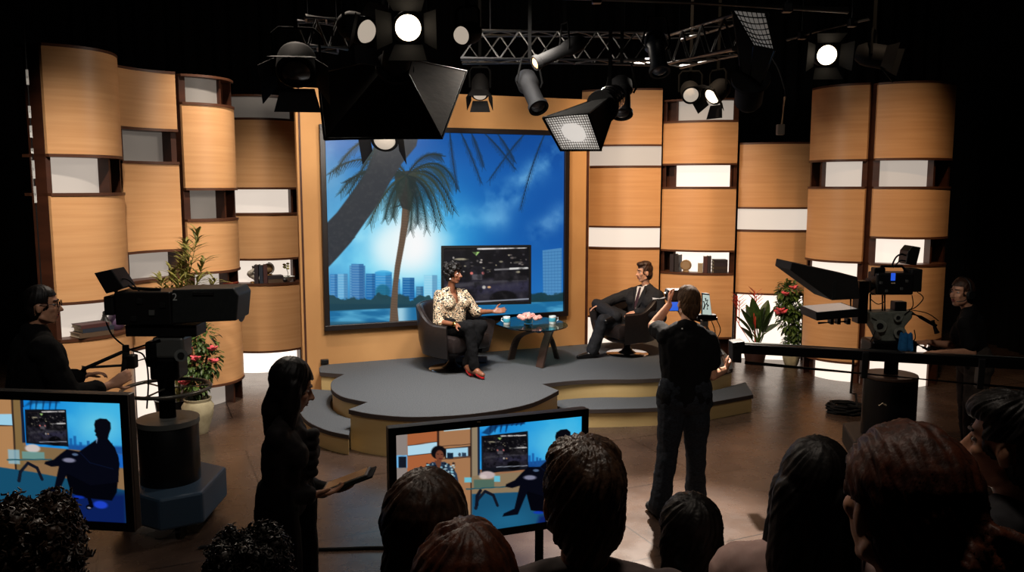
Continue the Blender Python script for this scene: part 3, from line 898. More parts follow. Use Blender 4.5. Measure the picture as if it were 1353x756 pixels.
# ------------------------------------------------------------------ furniture on the stage
m_leather = MN('dark_leather', (28, 22, 21), (38, 30, 28), (30, 30, 30), .36, 4, .05, .5)
m_glass = M('clear_glass', (190, 225, 220), .02, 0, .5, trans=1)
m_legwood = wood_mat('table_leg_wood', (44, 32, 27), (66, 48, 40), .4, 8)
def barrel_chair(label, loc, yaw):
    r = thing('barrel_chair', label, 'armchair', (0, 0, 0), 'leather barrel chairs on the stage')
    mb = MB(); mb.lathe([(.0, 0), (.262, 0), (.27, .006), (.262, .013), (.05, .02), (0, .02)], seg=40); mb.build('base_disc', m_chrome, r, smooth=True)
    mb = MB(); mb.lathe([(.0, .018), (.115, .02), (.07, .05), (.045, .09), (.05, .14), (.12, .175), (0, .176)], seg=24); mb.build('pedestal', m_blackm, r, smooth=True)
    N = 40; pts = []
    for i in range(N + 1):                     # U in plan: right arm front, round the back, left arm front
        s_ = i / N
        if s_ < .2: x, y = .4, .33 - .35 * s_ / .2
        elif s_ > .8: x, y = -.4, -.02 + .35 * (s_ - .8) / .2
        else:
            a = (s_ - .2) / .6 * PI
            x, y = .4 * math.cos(a), -.02 - .40 * math.sin(a)
        back = max(0, min(1, (.12 - y) / .42)); back = back * back * (3 - 2 * back)
        pts.append((x, y, .575 + .2 * back))
    vs = []; fs = []
    prof = 12
    for x, y, zt in pts:
        def P(k, z): return (x * k, (y - .02) * k + .02, z)
        low = .84
        ring = [P(low * .8, .175), P(low, .2), P(.93, .36), P(1.0, zt - .04), P(.99, zt - .012), P(.95, zt), P(.85, zt), P(.81, zt - .015), P(.79, zt - .05), P(.77, .4), P(.72, .3), P(.7, .24)]
        vs += ring
    n = len(pts)
    for i in range(n - 1):
        for k in range(prof):
            k2 = (k + 1) % prof
            fs.append([i * prof + k, (i + 1) * prof + k, (i + 1) * prof + k2, i * prof + k2])
    fs += [list(range(prof)), list(range((n - 1) * prof, n * prof))[::-1]]
    MB().add(vs, fs).build('shell', m_leather, r, smooth=True)
    mb = MB(); mb.lathe([(.0, .17), (.24, .175), (.3, .21), (.3, .25), (0, .25)], seg=32); mb.build('underside', m_leather, r, smooth=True)
    mb = MB(); mb.box((0, .05, .345), (.6, .6, .19)); mb.build('seat_cushion', m_leather, r, bevel=.05, smooth=True)
    mb = MB(); path = [(p[0] * .9, (p[1] - .02) * .9 + .02, p[2] + .004) for p in pts]; mb.tube(path, .006, 6); mb.build('piping', m_leather, r, smooth=True)
    r.location = loc; r.rotation_euler = (0, 0, yaw)
    return r
ch1 = on(597, 487, .4); ch1.z = .4
ch2 = on(828.5, 467.5, .4); ch2.z = .4
barrel_chair('dark leather barrel chair with the woman in the patterned blouse on it', ch1, math.radians(-132))
barrel_chair('dark leather barrel chair with the man in the suit on it', ch2, math.radians(118))
tz = .87
tbl = thing('glass_table', 'low glass-topped table on three curved dark legs between the two chairs', 'table', on(705, 478, .4))
rim = catmull([on(u, v, tz)[:2] for u, v in ((655, 428), (668, 421), (690, 418), (722, 419.5), (744, 425), (750, 430.5), (736, 435.5), (715, 437.5), (690, 436), (668, 432.5), (655, 428))], 5)[:-1]
mb = MB(); mb.prism(rim, tz - .014, tz); mb.build('glass_top', m_glass, tbl, bevel=.004)
def leg(foot, mid, top, w, name='leg'):
    pts = catmull([tuple(foot), tuple(mid), tuple(top)], 8)
    d = (top - foot); side = V((-d.y, d.x, 0))
    if side.length < .05: side = V((1, 0, 0))
    mb = MB(); mb.flat(pts, w, .03, side); return mb.build(name, m_legwood, tbl, bevel=.004)
hub = on(716, 432, tz - .02)
f1, f2, f3 = on(675, 475, .4), on(713, 486, .4), on(736, 474, .4)
ub = tz - .03
def mid(f, t, k, z): p = f.lerp(t, k); p.z = z; return p
t1 = on(712, 433, tz); t1.z = ub; t2 = on(727, 432, tz); t2.z = ub; t3 = on(700, 430, tz); t3.z = ub
leg(f1, mid(f1, t1, .28, .70), t1, .10)
leg(f2, mid(f2, t2, .45, .64), t2, .11)
leg(f3, mid(f3, t3, .32, .72), t3, .07)
mb = MB(); mb.cone((t1.x, t1.y, ub - .03), (t1.x, t1.y, tz - .014), .03, .03); mb.build('leg_clamp', m_chrome, tbl)
m_mugt = M('teal_print', (64, 150, 170), .4); m_mugw = M('white_glaze', (222, 226, 224), .25)
def mug(label, p, ha):
    r = thing('mug', label, 'mug', p, 'printed mugs on the glass table')
    mb = MB(); mb.lathe([(.0, 0), (.038, 0), (.042, .006), (.043, .098), (.038, .1), (.037, .01), (0, .01)], p, 20); mb.build('body', m_mugw, r, smooth=True)
    mb = MB(); mb.lathe([(.0435, .03), (.0442, .032), (.0446, .075), (.0435, .077)], p, 20); mb.build('printed_band', m_mugt, r, smooth=True)
    d = V((math.cos(ha), math.sin(ha), 0))
    mb = MB(); mb.tube([p + d * .04 + V((0, 0, .08)), p + d * .07 + V((0, 0, .075)), p + d * .075 + V((0, 0, .045)), p + d * .04 + V((0, 0, .025))], .006, 8); mb.build('handle', m_mugw, r, smooth=True)
mug('white mug with teal print left of the flowers, near the woman', on(669.5, 429, tz), 2.6)
mug('white mug with teal print at the right end of the glass table', on(730, 428, tz), .3)
vp = on(698, 428, tz)
vase = thing('flower_vase', 'small glass vase of pink roses on the glass table', 'flowers', vp)
mb = MB(); mb.lathe([(.0, 0), (.05, 0), (.055, .01), (.052, .075), (.048, .075), (.046, .012), (0, .012)], vp, 24); mb.build('vase', m_glass, vase, smooth=True)
mb = MB(); rng = random.Random(3)
m_leafd = MN('dark_leaf', (30, 52, 22), (58, 86, 36), (30, 30, 30), .5)
m_rose = MN('pink_petals', (232, 150, 140), (246, 196, 184), (40, 40, 40), .6)
heads = []
for k in range(9):
    a = k * 2.4; rr = .032 * math.sqrt(k) * 1.25
    heads.append(vp + V((math.cos(a) * rr * 1.25, math.sin(a) * rr, .115 - rr * .35 + rng.uniform(-.008, .008))))
for h in heads:
    mb.tube([vp + V((rng.uniform(-.02, .02), rng.uniform(-.02, .02), .015)), vp + V((0, 0, .07)).lerp(h - vp, .3), h], .003, 5)
mb.build('stems', m_leafd, vase)
for h in heads:
    mb = MB()
    for q, (n_, r_, z_) in enumerate(((6, .028, -.008), (5, .02, .004), (3, .011, .012))):
        for i in range(n_):
            a = 2 * PI * i / n_ + q * .5
            R = Matrix.Rotation(a, 3, 'Z') @ Matrix.Rotation(.5 - .2 * q, 3, 'Y')
            mb.ell(h + V((math.cos(a) * r_, math.sin(a) * r_, z_)), (.008, .02, .022), R, 8, 6)
    mb.ell(h, .018, None, 8, 6)
    mb.build('rose', m_rose, vase, smooth=True)
# ------------------------------------------------------------------ things on the shelves
def spt(c, i, u, back):
    """point on the shelf board under row i of a set unit, at pixel column u and set back from the face"""
    fr = c['fr']; f = lambda t: fr(t, -back).x / (fr(t, -back).y * cT + 0.0) * F + 676.5
    t = min((abs(f(k / 200) - u), k / 200) for k in range(201))[1]
    p = fr(t, -back).copy(); p.z = c['zs'][i + 1] + .0155
    tn = (fr(min(t + .02, 1)) - fr(max(t - .02, 0))).normalized()
    return p, V((tn.x, tn.y, 0)).normalized()
BOOKC = [(44, 34, 38), (70, 36, 34), (34, 40, 52), (86, 66, 48), (52, 40, 30), (120, 104, 84), (38, 30, 30), (150, 132, 108)]
m_pages = M('book_pages', (206, 190, 160), .8)
nb = [0]
def book(label, p, tn, w, h, d, ci, group, lean=0, flat=False):
    """spine towards the room; p = centre of the foot"""
    m = M('book_cover_%d' % ci, BOOKC[ci], .6)
    r = MB(); nn = V((tn.y, -tn.x, 0))
    R = Matrix((tn, nn, V((0, 0, 1)))).transposed()
    if lean: R = Matrix.Rotation(lean, 3, nn) @ R
    def bx(c, s): r.box(p + R @ V(c), s, R)
    if not flat:
        bx((-w / 2 + .002, 0, h / 2), (.004, d, h)); bx((w / 2 - .002, 0, h / 2), (.004, d, h)); bx((0, d / 2 - .002, h / 2), (w, .005, h))
        r.mi = 1; bx((0, -.006, h / 2), (w - .008, d - .02, h - .012))
    else:
        bx((0, 0, .002), (w, d, .004)); bx((0, 0, h - .002), (w, d, .004)); bx((0, d / 2 - .002, h / 2), (w, .005, h))
        r.mi = 1; bx((0, -.006, h / 2), (w - .014, d - .02, h - .008))
    o = r.build('book', [m, m_pages], None)
    return tag(o, label, 'book', group)
g = 'books in the slot left of the mural'
for k, (u, w, h, ci, lab) in enumerate(((336, .05, .245, 0, 'leftmost upright dark book in the slot left of the mural'), (341.5, .045, .24, 2, 'second upright dark book in the slot left of the mural'), (346.5, .05, .25, 1, 'upright reddish-brown book beside the globe left of the mural'))):
    p, tn = spt(cL4, 4, u, .1); book(lab, p, tn, w, h, .17, ci, g)
p, tn = spt(cL4, 4, 358.5, .1)
book('thick dark book lying flat under another, left of the mural', p, tn, .2, .05, .16, 3, g, flat=True)
book('dark book lying flat on top of another, left of the mural', p + V((0, 0, .0515)), tn, .2, .045, .15, 0, g, flat=True)
m_brass = M('aged_brass', (140, 104, 60), .35, .8)
m_globe = MN('globe_map', (120, 92, 60), (160, 130, 90), (14, 14, 14), .4)
def globe(label, p, R_, h0):
    r = thing('globe', label, 'globe', p)
    c = p + V((0, 0, h0 + R_))
    mb = MB(); mb.ell(c, R_, None, 20, 14); mb.build('ball', m_globe, r, smooth=True)
    mb = MB(); mb.lathe([(0, 0), (R_ * .75, 0), (R_ * .7, .012), (.012, .02), (.01, h0), (0, h0)], p, 20); mb.build('foot', m_brass, r, smooth=True)
    mb = MB(); mb.tube([c + V((math.sin(a) * R_ * 1.12, 0, -math.cos(a) * R_ * 1.12)) for a in [k * PI / 14 for k in range(-1, 15)]], .006, 6); mb.build('arc', m_brass, r, smooth=True)
p, tn = spt(cL4, 4, 358, .1)
globe('small brown globe above flat books in the slot left of the mural', p + V((-.075, 0, .098)), .07, .02)
p, tn = spt(cL4, 4, 329.5, .1)
r = thing('shell_ornament', 'pale knobbly shell ornament beside the books left of the mural', 'ornament', p)
mb = MB()
for k in range(11):
    a = k * .75; q = .06 * (1 - k / 13)
    mb.ell(p + V((math.cos(a) * q, math.sin(a) * q * .6, .055 + .016 * k)), .05 * (1 - k / 15), None, 12, 8)
blob(mb, 'shell', M('pale_shell', (186, 176, 160), .5), r, .008, 2)
mb = MB(); mb.lathe([(0, 0), (.04, 0), (.035, .012), (.02, .02), (0, .02)], p, 16); mb.build('foot', m_brass, r)
p, tn = spt(cL4, 4, 376, .06)
r = thing('orchid_bowl', 'small white bowl with a yellow-green sprig in the slot left of the mural', 'vase', p)
mb = MB(); mb.lathe([(0, 0), (.03, 0), (.07, .035), (.095, .075), (.088, .075), (.06, .035), (0, .02)], p, 20); mb.build('bowl', m_mugw, r, smooth=True)
mb = MB(); mb.tube([p + V((0, 0, .02)), p + V((.01, 0, .12)), p + V((-.02, 0, .21))], .004, 6); mb.build('stem', m_leafd, r)
mb = MB()
for k in range(7):
    mb.ell(p + V((-.02 + .03 * math.cos(k * 2.1), .02 * math.sin(k * 2.1), .18 + .011 * k)), (.022, .012, .014), None, 8, 6)
mb.build('blossom', M('yellow_blossom', (176, 168, 88), .6), r, smooth=True)
p, tn = spt(cL4, 4, 371, .03)
mb = MB(); mb.ell(p + V((0, 0, .03)), (.05, .03, .03), None, 14, 8); tag(mb.build('stone_ornament', M('dark_stone', (30, 28, 30), .3), smooth=True), 'dark rounded stone in front of the white bowl left of the mural', 'ornament')
# slot behind the left camera
g = 'books stacked in the far-left slot'
p, tn = spt(cL1, 3, 110, .1)
z = 0
for w, h, ci, dx, lab in ((.33, .045, 3, 0, 'brown book at the bottom of the stack in the far-left slot'), (.3, .04, 2, .02, 'dark blue book in the middle of the stack in the far-left slot'), (.27, .035, 1, -.01, 'red book on top of the stack in the far-left slot')):
    book(lab, p + tn * dx + V((0, 0, z)), tn, w, h, .2, ci, g, flat=True); z += h + .0012
p, tn = spt(cL1, 3, 128, .15)
r = thing('bottle_ornament', 'grey glazed bottle with a stopper behind books in the far-left slot', 'bottle', p)
mb = MB(); mb.lathe([(0, 0), (.05, 0), (.062, .03), (.06, .09), (.03, .135), (.02, .16), (.022, .175), (0, .175)], p, 20); mb.build('body', M('grey_glaze', (84, 80, 76), .35), r, smooth=True)
mb = MB(); mb.ell(p + V((0, 0, .19)), (.018, .018, .02), None, 12, 8); mb.build('stopper', M('grey_glaze', (84, 80, 76)), r, smooth=True)
p, tn = spt(cL1, 3, 143, .12)
r = thing('round_vase', 'round purple vase on the shelf partly behind the left camera', 'vase', p)
mb = MB(); mb.lathe([(0, 0), (.05, 0), (.09, .05), (.092, .1), (.06, .15), (.035, .165), (.045, .185), (.036, .185), (.03, .16), (0, .15)], p, 24); mb.build('body', M('purple_glaze', (86, 66, 92), .3), r, smooth=True)
mb = MB(); mb.lathe([(.036, .17), (.047, .186), (.05, .192), (.036, .19)], p, 24); mb.build('lip', M('pale_shell', (186, 176, 160)), r, smooth=True)
p, tn = spt(cL1, 3, 156, .1)
book('reddish book leaning low beside the round purple vase', p, tn, .2, .05, .18, 1, 'loose shelf books', flat=True)
# slot above the flowers
p, tn = spt(cL3, 4, 283, .06)
r = thing('goblet', 'tiny red goblet on the shelf right of the bamboo palm', 'goblet', p)
mb = MB(); mb.lathe([(0, 0), (.025, 0), (.006, .01), (.006, .04), (.03, .065), (.03, .095), (.026, .095), (.02, .06), (0, .055)], p, 16); mb.build('cup', M('red_glass', (120, 40, 34), .3), r, smooth=True)
mb = MB(); mb.lathe([(0, 0), (.028, 0), (.028, .006), (0, .008)], p, 16); mb.build('foot', M('red_glass', (120, 40, 34)), r)
p, tn = spt(cL3, 4, 300, .06)
r = thing('red_box', 'small red lacquered chest on legs on the shelf right of the bamboo palm', 'box', p)
R = Matrix((tn, V((-tn.y, tn.x, 0)), V((0, 0, 1)))).transposed()
m_red = M('red_lacquer', (104, 40, 30), .35)
mb = MB(); mb.box(p + V((0, 0, .1)), (.16, .1, .1), R); mb.build('chest', m_red, r, bevel=.006)
mb = MB(); mb.box(p + V((0, 0, .16)), (.175, .115, .02), R); mb.build('lid', m_red, r, bevel=.005)
for sx in (-1, 1):
    for sy in (-1, 1):
        mb = MB(); mb.box(p + R @ V((sx * .065, sy * .035, .025)), (.02, .02, .05), R); mb.build('leg', m_red, r)
# slot behind the cameraman
g = 'books in the slot behind the cameraman'
for u, w, h, ci, lab in ((892.5, .06, .26, 0, 'dark upright book at the left end of the slot behind the cameraman'), (898.5, .06, .25, 6, 'dark upright book second from left in the slot behind the cameraman'), (928, .07, .135, 7, 'short pale book right of the round clock behind the cameraman'),
                         (934.5, .055, .24, 1, 'upright brown book beside the flat stack behind the cameraman'), (939.5, .05, .245, 0, 'upright dark book touching the flat stack behind the cameraman')):
    p, tn = spt(cR2, 4, u, .1); book(lab, p, tn, w, h, .16, ci, g)
p, tn = spt(cR2, 4, 953.5, .1); z = 0
for h, ci, lab in ((.05, 6, 'bottom book of the flat stack behind the cameraman'), (.045, 4, 'second book up in the flat stack behind the cameraman'), (.05, 0, 'third book up in the flat stack behind the cameraman'), (.045, 6, 'top book of the flat stack behind the cameraman')):
    book(lab, p + V((0, 0, z)), tn, .2, h, .17, ci, g, flat=True); z += h + .0012
p, tn = spt(cR2, 4, 909, .08)
r = thing('table_clock', 'small round wooden clock in the slot behind the cameraman', 'clock', p)
nn = V((tn.y, -tn.x, 0)); R = Matrix((tn, V((0, 0, 1)), nn)).transposed()
mb = MB(); mb.lathe([(0, -.03), (.075, -.03), (.08, -.015), (.08, .02), (.07, .03), (.062, .03), (.06, .024), (0, .024)], p + V((0, 0, .1)), 28, R); mb.build('case', m_globe, r, smooth=True)
mb = MB(); mb.lathe([(0, 0), (.058, 0), (.058, .002), (0, .002)], p + V((0, 0, .1)) + nn * .0245, 28, R); mb.build('dial', M('clock_dial', (150, 124, 92), .5), r)
mb = MB(); mb.box(p + V((0, 0, .012)), (.09, .05, .024), Matrix((tn, nn, V((0, 0, 1)))).transposed()); mb.build('foot', m_globe, r, bevel=.004)
# ------------------------------------------------------------------ plants
def blade(mb, base, tip, w, droop=.0, up=V((0, 0, 1)), n=5, fold=.25):
    base = V(base); tip = V(tip); d = tip - base; L = d.length
    side = d.cross(up)
    if side.length < 1e-4: side = V((1, 0, 0))
    side.normalize(); nn = side.cross(d).normalized()
    vs = []; fs = []
    for i in range(n + 1):
        t = i / n
        c = base + d * t + up * (-droop * t * t * L)
        ww = w * math.sin(PI * min(.97, .06 + .94 * t)) ** .8
        vs += [c - side * ww / 2 + nn * fold * ww / 2, c, c + side * ww / 2 + nn * fold * ww / 2]
    for i in range(n):
        a = 3 * i
        fs += [[a, a + 1, a + 4, a + 3], [a + 1, a + 2, a + 5, a + 4]]
    mb.add(vs, fs)
m_bam = MN('bamboo_leaf', (92, 96, 40), (146, 136, 70), (20, 20, 20), .5)
m_cane = MN('cane', (96, 96, 50), (126, 118, 66), (10, 10, 40), .5)
m_leafg = MN('green_leaf', (40, 62, 24), (84, 104, 44), (24, 24, 24), .45)
m_urn = MN('stone_urn', (150, 138, 108), (176, 164, 132), (9, 9, 9), .75)
m_soil = MN('soil', (30, 22, 16), (50, 38, 28), (60, 60, 60), .95, 4, .4)
def pot(r, p, prof, m):
    mb = MB(); mb.lathe(prof, p, 32); mb.build('pot', m, r, smooth=True)
    rr, zz = prof[-1]
    mb = MB(); mb.lathe([(0, zz + .0), (rr * .96, zz), (rr * .9, zz + .012), (0, zz + .02)], p, 24); mb.build('soil', m_soil, r)
rng = random.Random(5)
pp = on(233, 566, 0)
r = thing('bamboo_palm', 'tall feathery bamboo palm rising behind the left camera', 'potted plant', pp)
pot(r, pp, [(0, 0), (.14, 0), (.17, .04), (.2, .3), (.21, .33), (.19, .33), (.18, .28)], m_blackm)
fol = MB()
hz = [(262, 308, .1), (252, 330, -.2), (240, 345, .2), (228, 360, 0), (270, 345, .1), (284, 372, .2), (213, 372, -.1), (246, 320, .3), (225, 385, .3), (262, 370, -.3), (236, 372, -.35)]
canes = []
for k, (u, v, dy) in enumerate(hz):
    tip = at(u, v, pp.y + dy * .5)
    b_ = pp + V((rng.uniform(-.07, .07), rng.uniform(-.07, .07), .3))
    m1 = b_.lerp(tip, .55); m1.x = b_.x + (tip.x - b_.x) * .35
    path = [V(q) for q in catmull([tuple(b_), tuple(m1), tuple(tip)], 12)]
    mb = MB(); mb.tube(path, [.009 - .0065 * i / len(path) for i in range(len(path))], 6); mb.build('cane', m_cane, r, smooth=True)
    n = len(path)
    for i in range(int(n * .45), n):
        p = path[i]; d = (path[i] - path[i - 1]).normalized()
        for s_ in range(4):
            a = rng.uniform(0, 2 * PI)
            o_ = V((math.cos(a), math.sin(a) * .8, rng.uniform(-.05, .8)))
            L_ = rng.uniform(.12, .25)
            t_ = p + (o_ * .75 + d * .5).normalized() * L_
            blade(fol, p, t_, .026, .35)
fol.build('foliage', m_bam, r, fix=False)
def bush(name, label, p, potprof, potm, centres, nleaf, leaf, flowers, mleaf, mfl, trunk, fl_r=.035):
    r = thing(name, label, 'potted plant', p)
    pot(r, p, potprof, potm)
    for path in trunk:
        mb = MB(); mb.tube(catmull([tuple(q) for q in path], 6), .012, 6); mb.build('stem', M('woody_stem', (70, 54, 36), .8), r, smooth=True)
    mb = MB(); tw = MB()
    for c, rad in centres:
        for k in range(nleaf):
            a = rng.uniform(0, 2 * PI); e = math.asin(rng.uniform(-1, 1)); q = rng.uniform(.25, 1) ** .5
            o_ = V((math.cos(a) * math.cos(e), math.sin(a) * math.cos(e), math.sin(e)))
            b_ = c + V((o_.x * rad[0], o_.y * rad[1], o_.z * rad[2])) * q
            L_ = leaf * rng.uniform(.7, 1.25)
            blade(mb, b_, b_ + (o_ + V((rng.uniform(-.7, .7), rng.uniform(-.7, .7), rng.uniform(-.8, .4)))).normalized() * L_, L_ * .6, .3, n=3)
    mb.build('foliage', mleaf, r, fix=False)
    for q in flowers:
        mb = MB()
        for i in range(6):
            a = 2 * PI * i / 6
            R = Matrix.Rotation(a, 3, 'Z') @ Matrix.Rotation(-.5, 3, 'Y')
            mb.ell(q + V((math.cos(a) * fl_r * .55, math.sin(a) * fl_r * .55, rng.uniform(-.3, .3) * fl_r)), (fl_r * .7, fl_r * .45, fl_r * .22), R, 8, 6)
        mb.ell(q, fl_r * .4, None, 8, 6)
        mb.build('flower', mfl, r, smooth=True)
    return r
m_redfl = M('red_petals', (206, 56, 56), .55); m_pinkfl = M('pink_flower', (226, 92, 100), .55)
bp_ = on(263, 572, 0)
Yb = bp_.y
bush('flowering_bush', 'bushy red-flowered plant in a stone urn behind the left pedestal', bp_, [(0, 0), (.085, 0), (.1, .03), (.15, .2), (.16, .29), (.13, .34), (.14, .37), (.125, .37), (.11, .33)], m_urn,
     [(at(266, 445, Yb), (.16, .16, .2)), (at(252, 475, Yb - .05), (.16, .16, .22)), (at(274, 478, Yb), (.13, .14, .18)), (at(258, 506, Yb), (.13, .13, .13)), (at(246, 430, Yb), (.12, .12, .13))], 190, .06,
     [at(258.5, 473, Yb - .17), at(281, 460, Yb - .12), at(247, 460, Yb - .2), at(282, 476, Yb - .1), at(250, 500, Yb - .17), at(243, 505, Yb - .15)], m_leafg, m_pinkfl,
     [[bp_ + V((0, 0, .33)), at(256, 500, Yb), at(262, 445, Yb)], [bp_ + V((.03, 0, .33)), at(268, 500, Yb), at(274, 470, Yb)]], .05)
bq = on(1045, 483, 0); Yq = bq.y
bush('climbing_bougainvillea', 'tall narrow bougainvillea with pink blooms in a pale round pot', bq, [(0, 0), (.08, 0), (.095, .02), (.12, .11), (.12, .15), (.108, .15), (.1, .13)], m_urn,
     [(at(1042, 384, Yq), (.16, .15, .13)), (at(1050, 404, Yq), (.17, .15, .18)), (at(1043, 425, Yq), (.15, .14, .16)), (at(1052, 438, Yq), (.11, .1, .12)), (at(1046, 455, Yq), (.12, .1, .1)), (at(1037, 405, Yq), (.12, .1, .12))], 230, .075,
     [at(1038, 388, Yq - .15), at(1031, 409, Yq - .16), at(1035, 412, Yq - .16), at(1028, 413, Yq - .1), at(1048, 380, Yq - .14)], m_leafg, m_pinkfl,
     [[bq + V((0, 0, .14)), at(1048, 450, Yq), at(1044, 400, Yq)], [bq + V((.02, .02, .14)), at(1041, 455, Yq), at(1050, 420, Yq)]], .055)
hq = on(997, 481, 0); Yh = hq.y
r = thing('heliconia_plant', 'broad-leaved heliconia with red spikes in a brown pot', 'potted plant', hq)
pot(r, hq, [(0, 0), (.12, 0), (.13, .02), (.16, .19), (.16, .22), (.145, .22), (.14, .2)], M('brown_pot', (54, 30, 24), .5))
for (u0, v0, u1, v1, w) in ((1000, 450, 968, 410, .13), (1000, 450, 986, 398, .12), (1003, 440, 1002, 405, .13), (1004, 445, 1015, 392, .11), (1006, 445, 1030, 425, .13), (998, 455, 978, 428, .1), (1004, 450, 1020, 412, .1), (1002, 450, 994, 388, .11), (1003, 448, 1010, 402, .12), (1001, 452, 990, 412, .11), (1005, 452, 1024, 402, .1), (999, 448, 979, 403, .1)):
    s0 = hq + V((rng.uniform(-.03, .03), rng.uniform(-.03, .03), .2)); b_ = at(u0, v0, Yh + rng.uniform(-.08, .08)); t_ = at(u1, v1, Yh + rng.uniform(-.2, .15))
    l0 = b_.lerp(t_, .25)
    mb = MB(); mb.tube(catmull([tuple(s0), tuple(b_), tuple(l0)], 5), .009, 6); st = mb.build('stalk', m_leafg, r, smooth=True)
    mb = MB(); blade(mb, l0, t_, w * 1.5, .12, n=9); mb.build('leaf', m_leafd, st, fix=False)
for (u, v) in ((974, 400), (977, 406), (997, 393), (999, 400)):
    q = at(u, v, Yh - .1)
    mb = MB()
    for k in range(6):
        a = k * PI
        blade(mb, q + V((0, 0, .028 * k - .08)), q + V(((-1) ** k * .1, -.03, .028 * k + .02)), .05, 0, n=3)
    mb.tube([hq + V((0, 0, .2)), q + V((0, 0, -.25)), q + V((0, 0, .1))], .006, 6)
    mb.build('flower_spike', M('red_bract', (206, 70, 52), .5), r, fix=False)
# ------------------------------------------------------------------ people
m_skinl = MN('light_skin', (196, 142, 112), (206, 152, 122), (40, 40, 40), .5)
m_skind = MN('brown_skin', (116, 72, 50), (128, 80, 56), (40, 40, 40), .45)
m_hairb = MN('brown_hair', (38, 24, 16), (66, 42, 28), (60, 60, 8), .5, 5, .3, .3)
m_hairbl = MN('black_hair', (10, 8, 8), (22, 17, 15), (60, 60, 8), .5, 5, .2, .3)
m_hairr = MN('auburn_hair', (50, 24, 14), (92, 46, 26), (60, 60, 8), .5, 5, .3, .3)
m_eye = M('dark_eye', (20, 14, 12), .15)
m_lip = M('lips', (150, 82, 74), .45); m_lipd = M('dark_lips', (98, 46, 42), .4)
m_blk = MN('black_cloth', (10, 10, 11), (15, 14, 15), (60, 60, 60), .9, 3, .15, .15)
m_suit = MN('charcoal_suit', (25, 25, 28), (33, 33, 36), (80, 80, 80), .8, 3, .1, .25)
m_shirtw = M('white_shirt', (214, 208, 204), .7)
m_jean = MN('dark_jeans', (22, 25, 30), (36, 40, 47), (50, 50, 90), .85, 4, .2, .2)
def frame(fwd, up=V((0, 0, 1))):
    f = V(fwd).normalized(); x = f.cross(V(up)).normalized(); u = x.cross(f).normalized()
    return x, f, u
def RM(x, f, u):
    return Matrix((x, f, u)).transposed()
def head_prims(mb, c, fwd, up=V((0, 0, 1)), k=1.0, ears=True):
    x, f, u = frame(fwd, up); R = RM(x, f, u)
    P = lambda a, b_, c_: c + (x * a + f * b_ + u * c_) * k
    mb.ell(P(0, -.012, .025), (.074 * k, .093 * k, .095 * k), R, 24, 16)
    mb.ell(P(0, .022, -.04), (.058 * k, .066 * k, .078 * k), R, 20, 14)
    mb.ell(P(0, .052, -.095), (.028 * k, .026 * k, .022 * k), R, 12, 8)
    mb.ell(P(0, .062, .032), (.05 * k, .024 * k, .016 * k), R, 14, 8)
    mb.rc(P(0, .082, .012), P(0, .106, -.028), .009 * k, .014 * k)
    mb.ell(P(.012, .094, -.032), (.009 * k, .011 * k, .008 * k), R, 8, 6); mb.ell(P(-.012, .094, -.032), (.009 * k, .011 * k, .008 * k), R, 8, 6)
    mb.ell(P(0, .079, -.056), (.024 * k, .013 * k, .007 * k), R, 12, 6); mb.ell(P(0, .077, -.068), (.021 * k, .013 * k, .008 * k), R, 12, 6)
    for s in (-1, 1):
        mb.ell(P(s * .04, .055, -.018), (.02 * k, .024 * k, .022 * k), R, 12, 8)
        mb.rc(P(s * .05, .0, -.07), P(s * .02, .055, -.098), .018 * k, .016 * k)
        if ears:
            mb.ell(P(s * .079, -.008, -.01), (.01 * k, .02 * k, .033 * k), R @ Matrix.Rotation(.25 * s, 3, 'Z'), 12, 10)
def face_parts(root, c, fwd, up, lipm, k=1.0, browm=None):
    x, f, u = frame(fwd, up); R = RM(x, f, u)
    P = lambda a, b_, c_: c + (x * a + f * b_ + u * c_) * k
    for s in (-1, 1):
        mb = MB(); mb.ell(P(s * .031, .066, .01), (.013 * k, .012 * k, .008 * k), R, 12, 8); mb.mi = 1
        mb.ell(P(s * .031, .0745, .01), (.006 * k, .005 * k, .006 * k), R, 8, 6)
        mb.build('eye', [M('eye_white', (200, 190, 184), .3), m_eye], root, smooth=True)
        if browm:
            mb = MB(); mb.rc(P(s * .016, .086, .034), P(s * .046, .072, .036), .005 * k, .004 * k, 8); mb.build('eyebrow', browm, root, smooth=True)
    mb = MB(); mb.ell(P(0, .0875, -.0555), (.022 * k, .007 * k, .005 * k), R, 12, 6); mb.ell(P(0, .0855, -.067), (.02 * k, .007 * k, .006 * k), R, 12, 6); mb.build('lips', lipm, root, smooth=True)
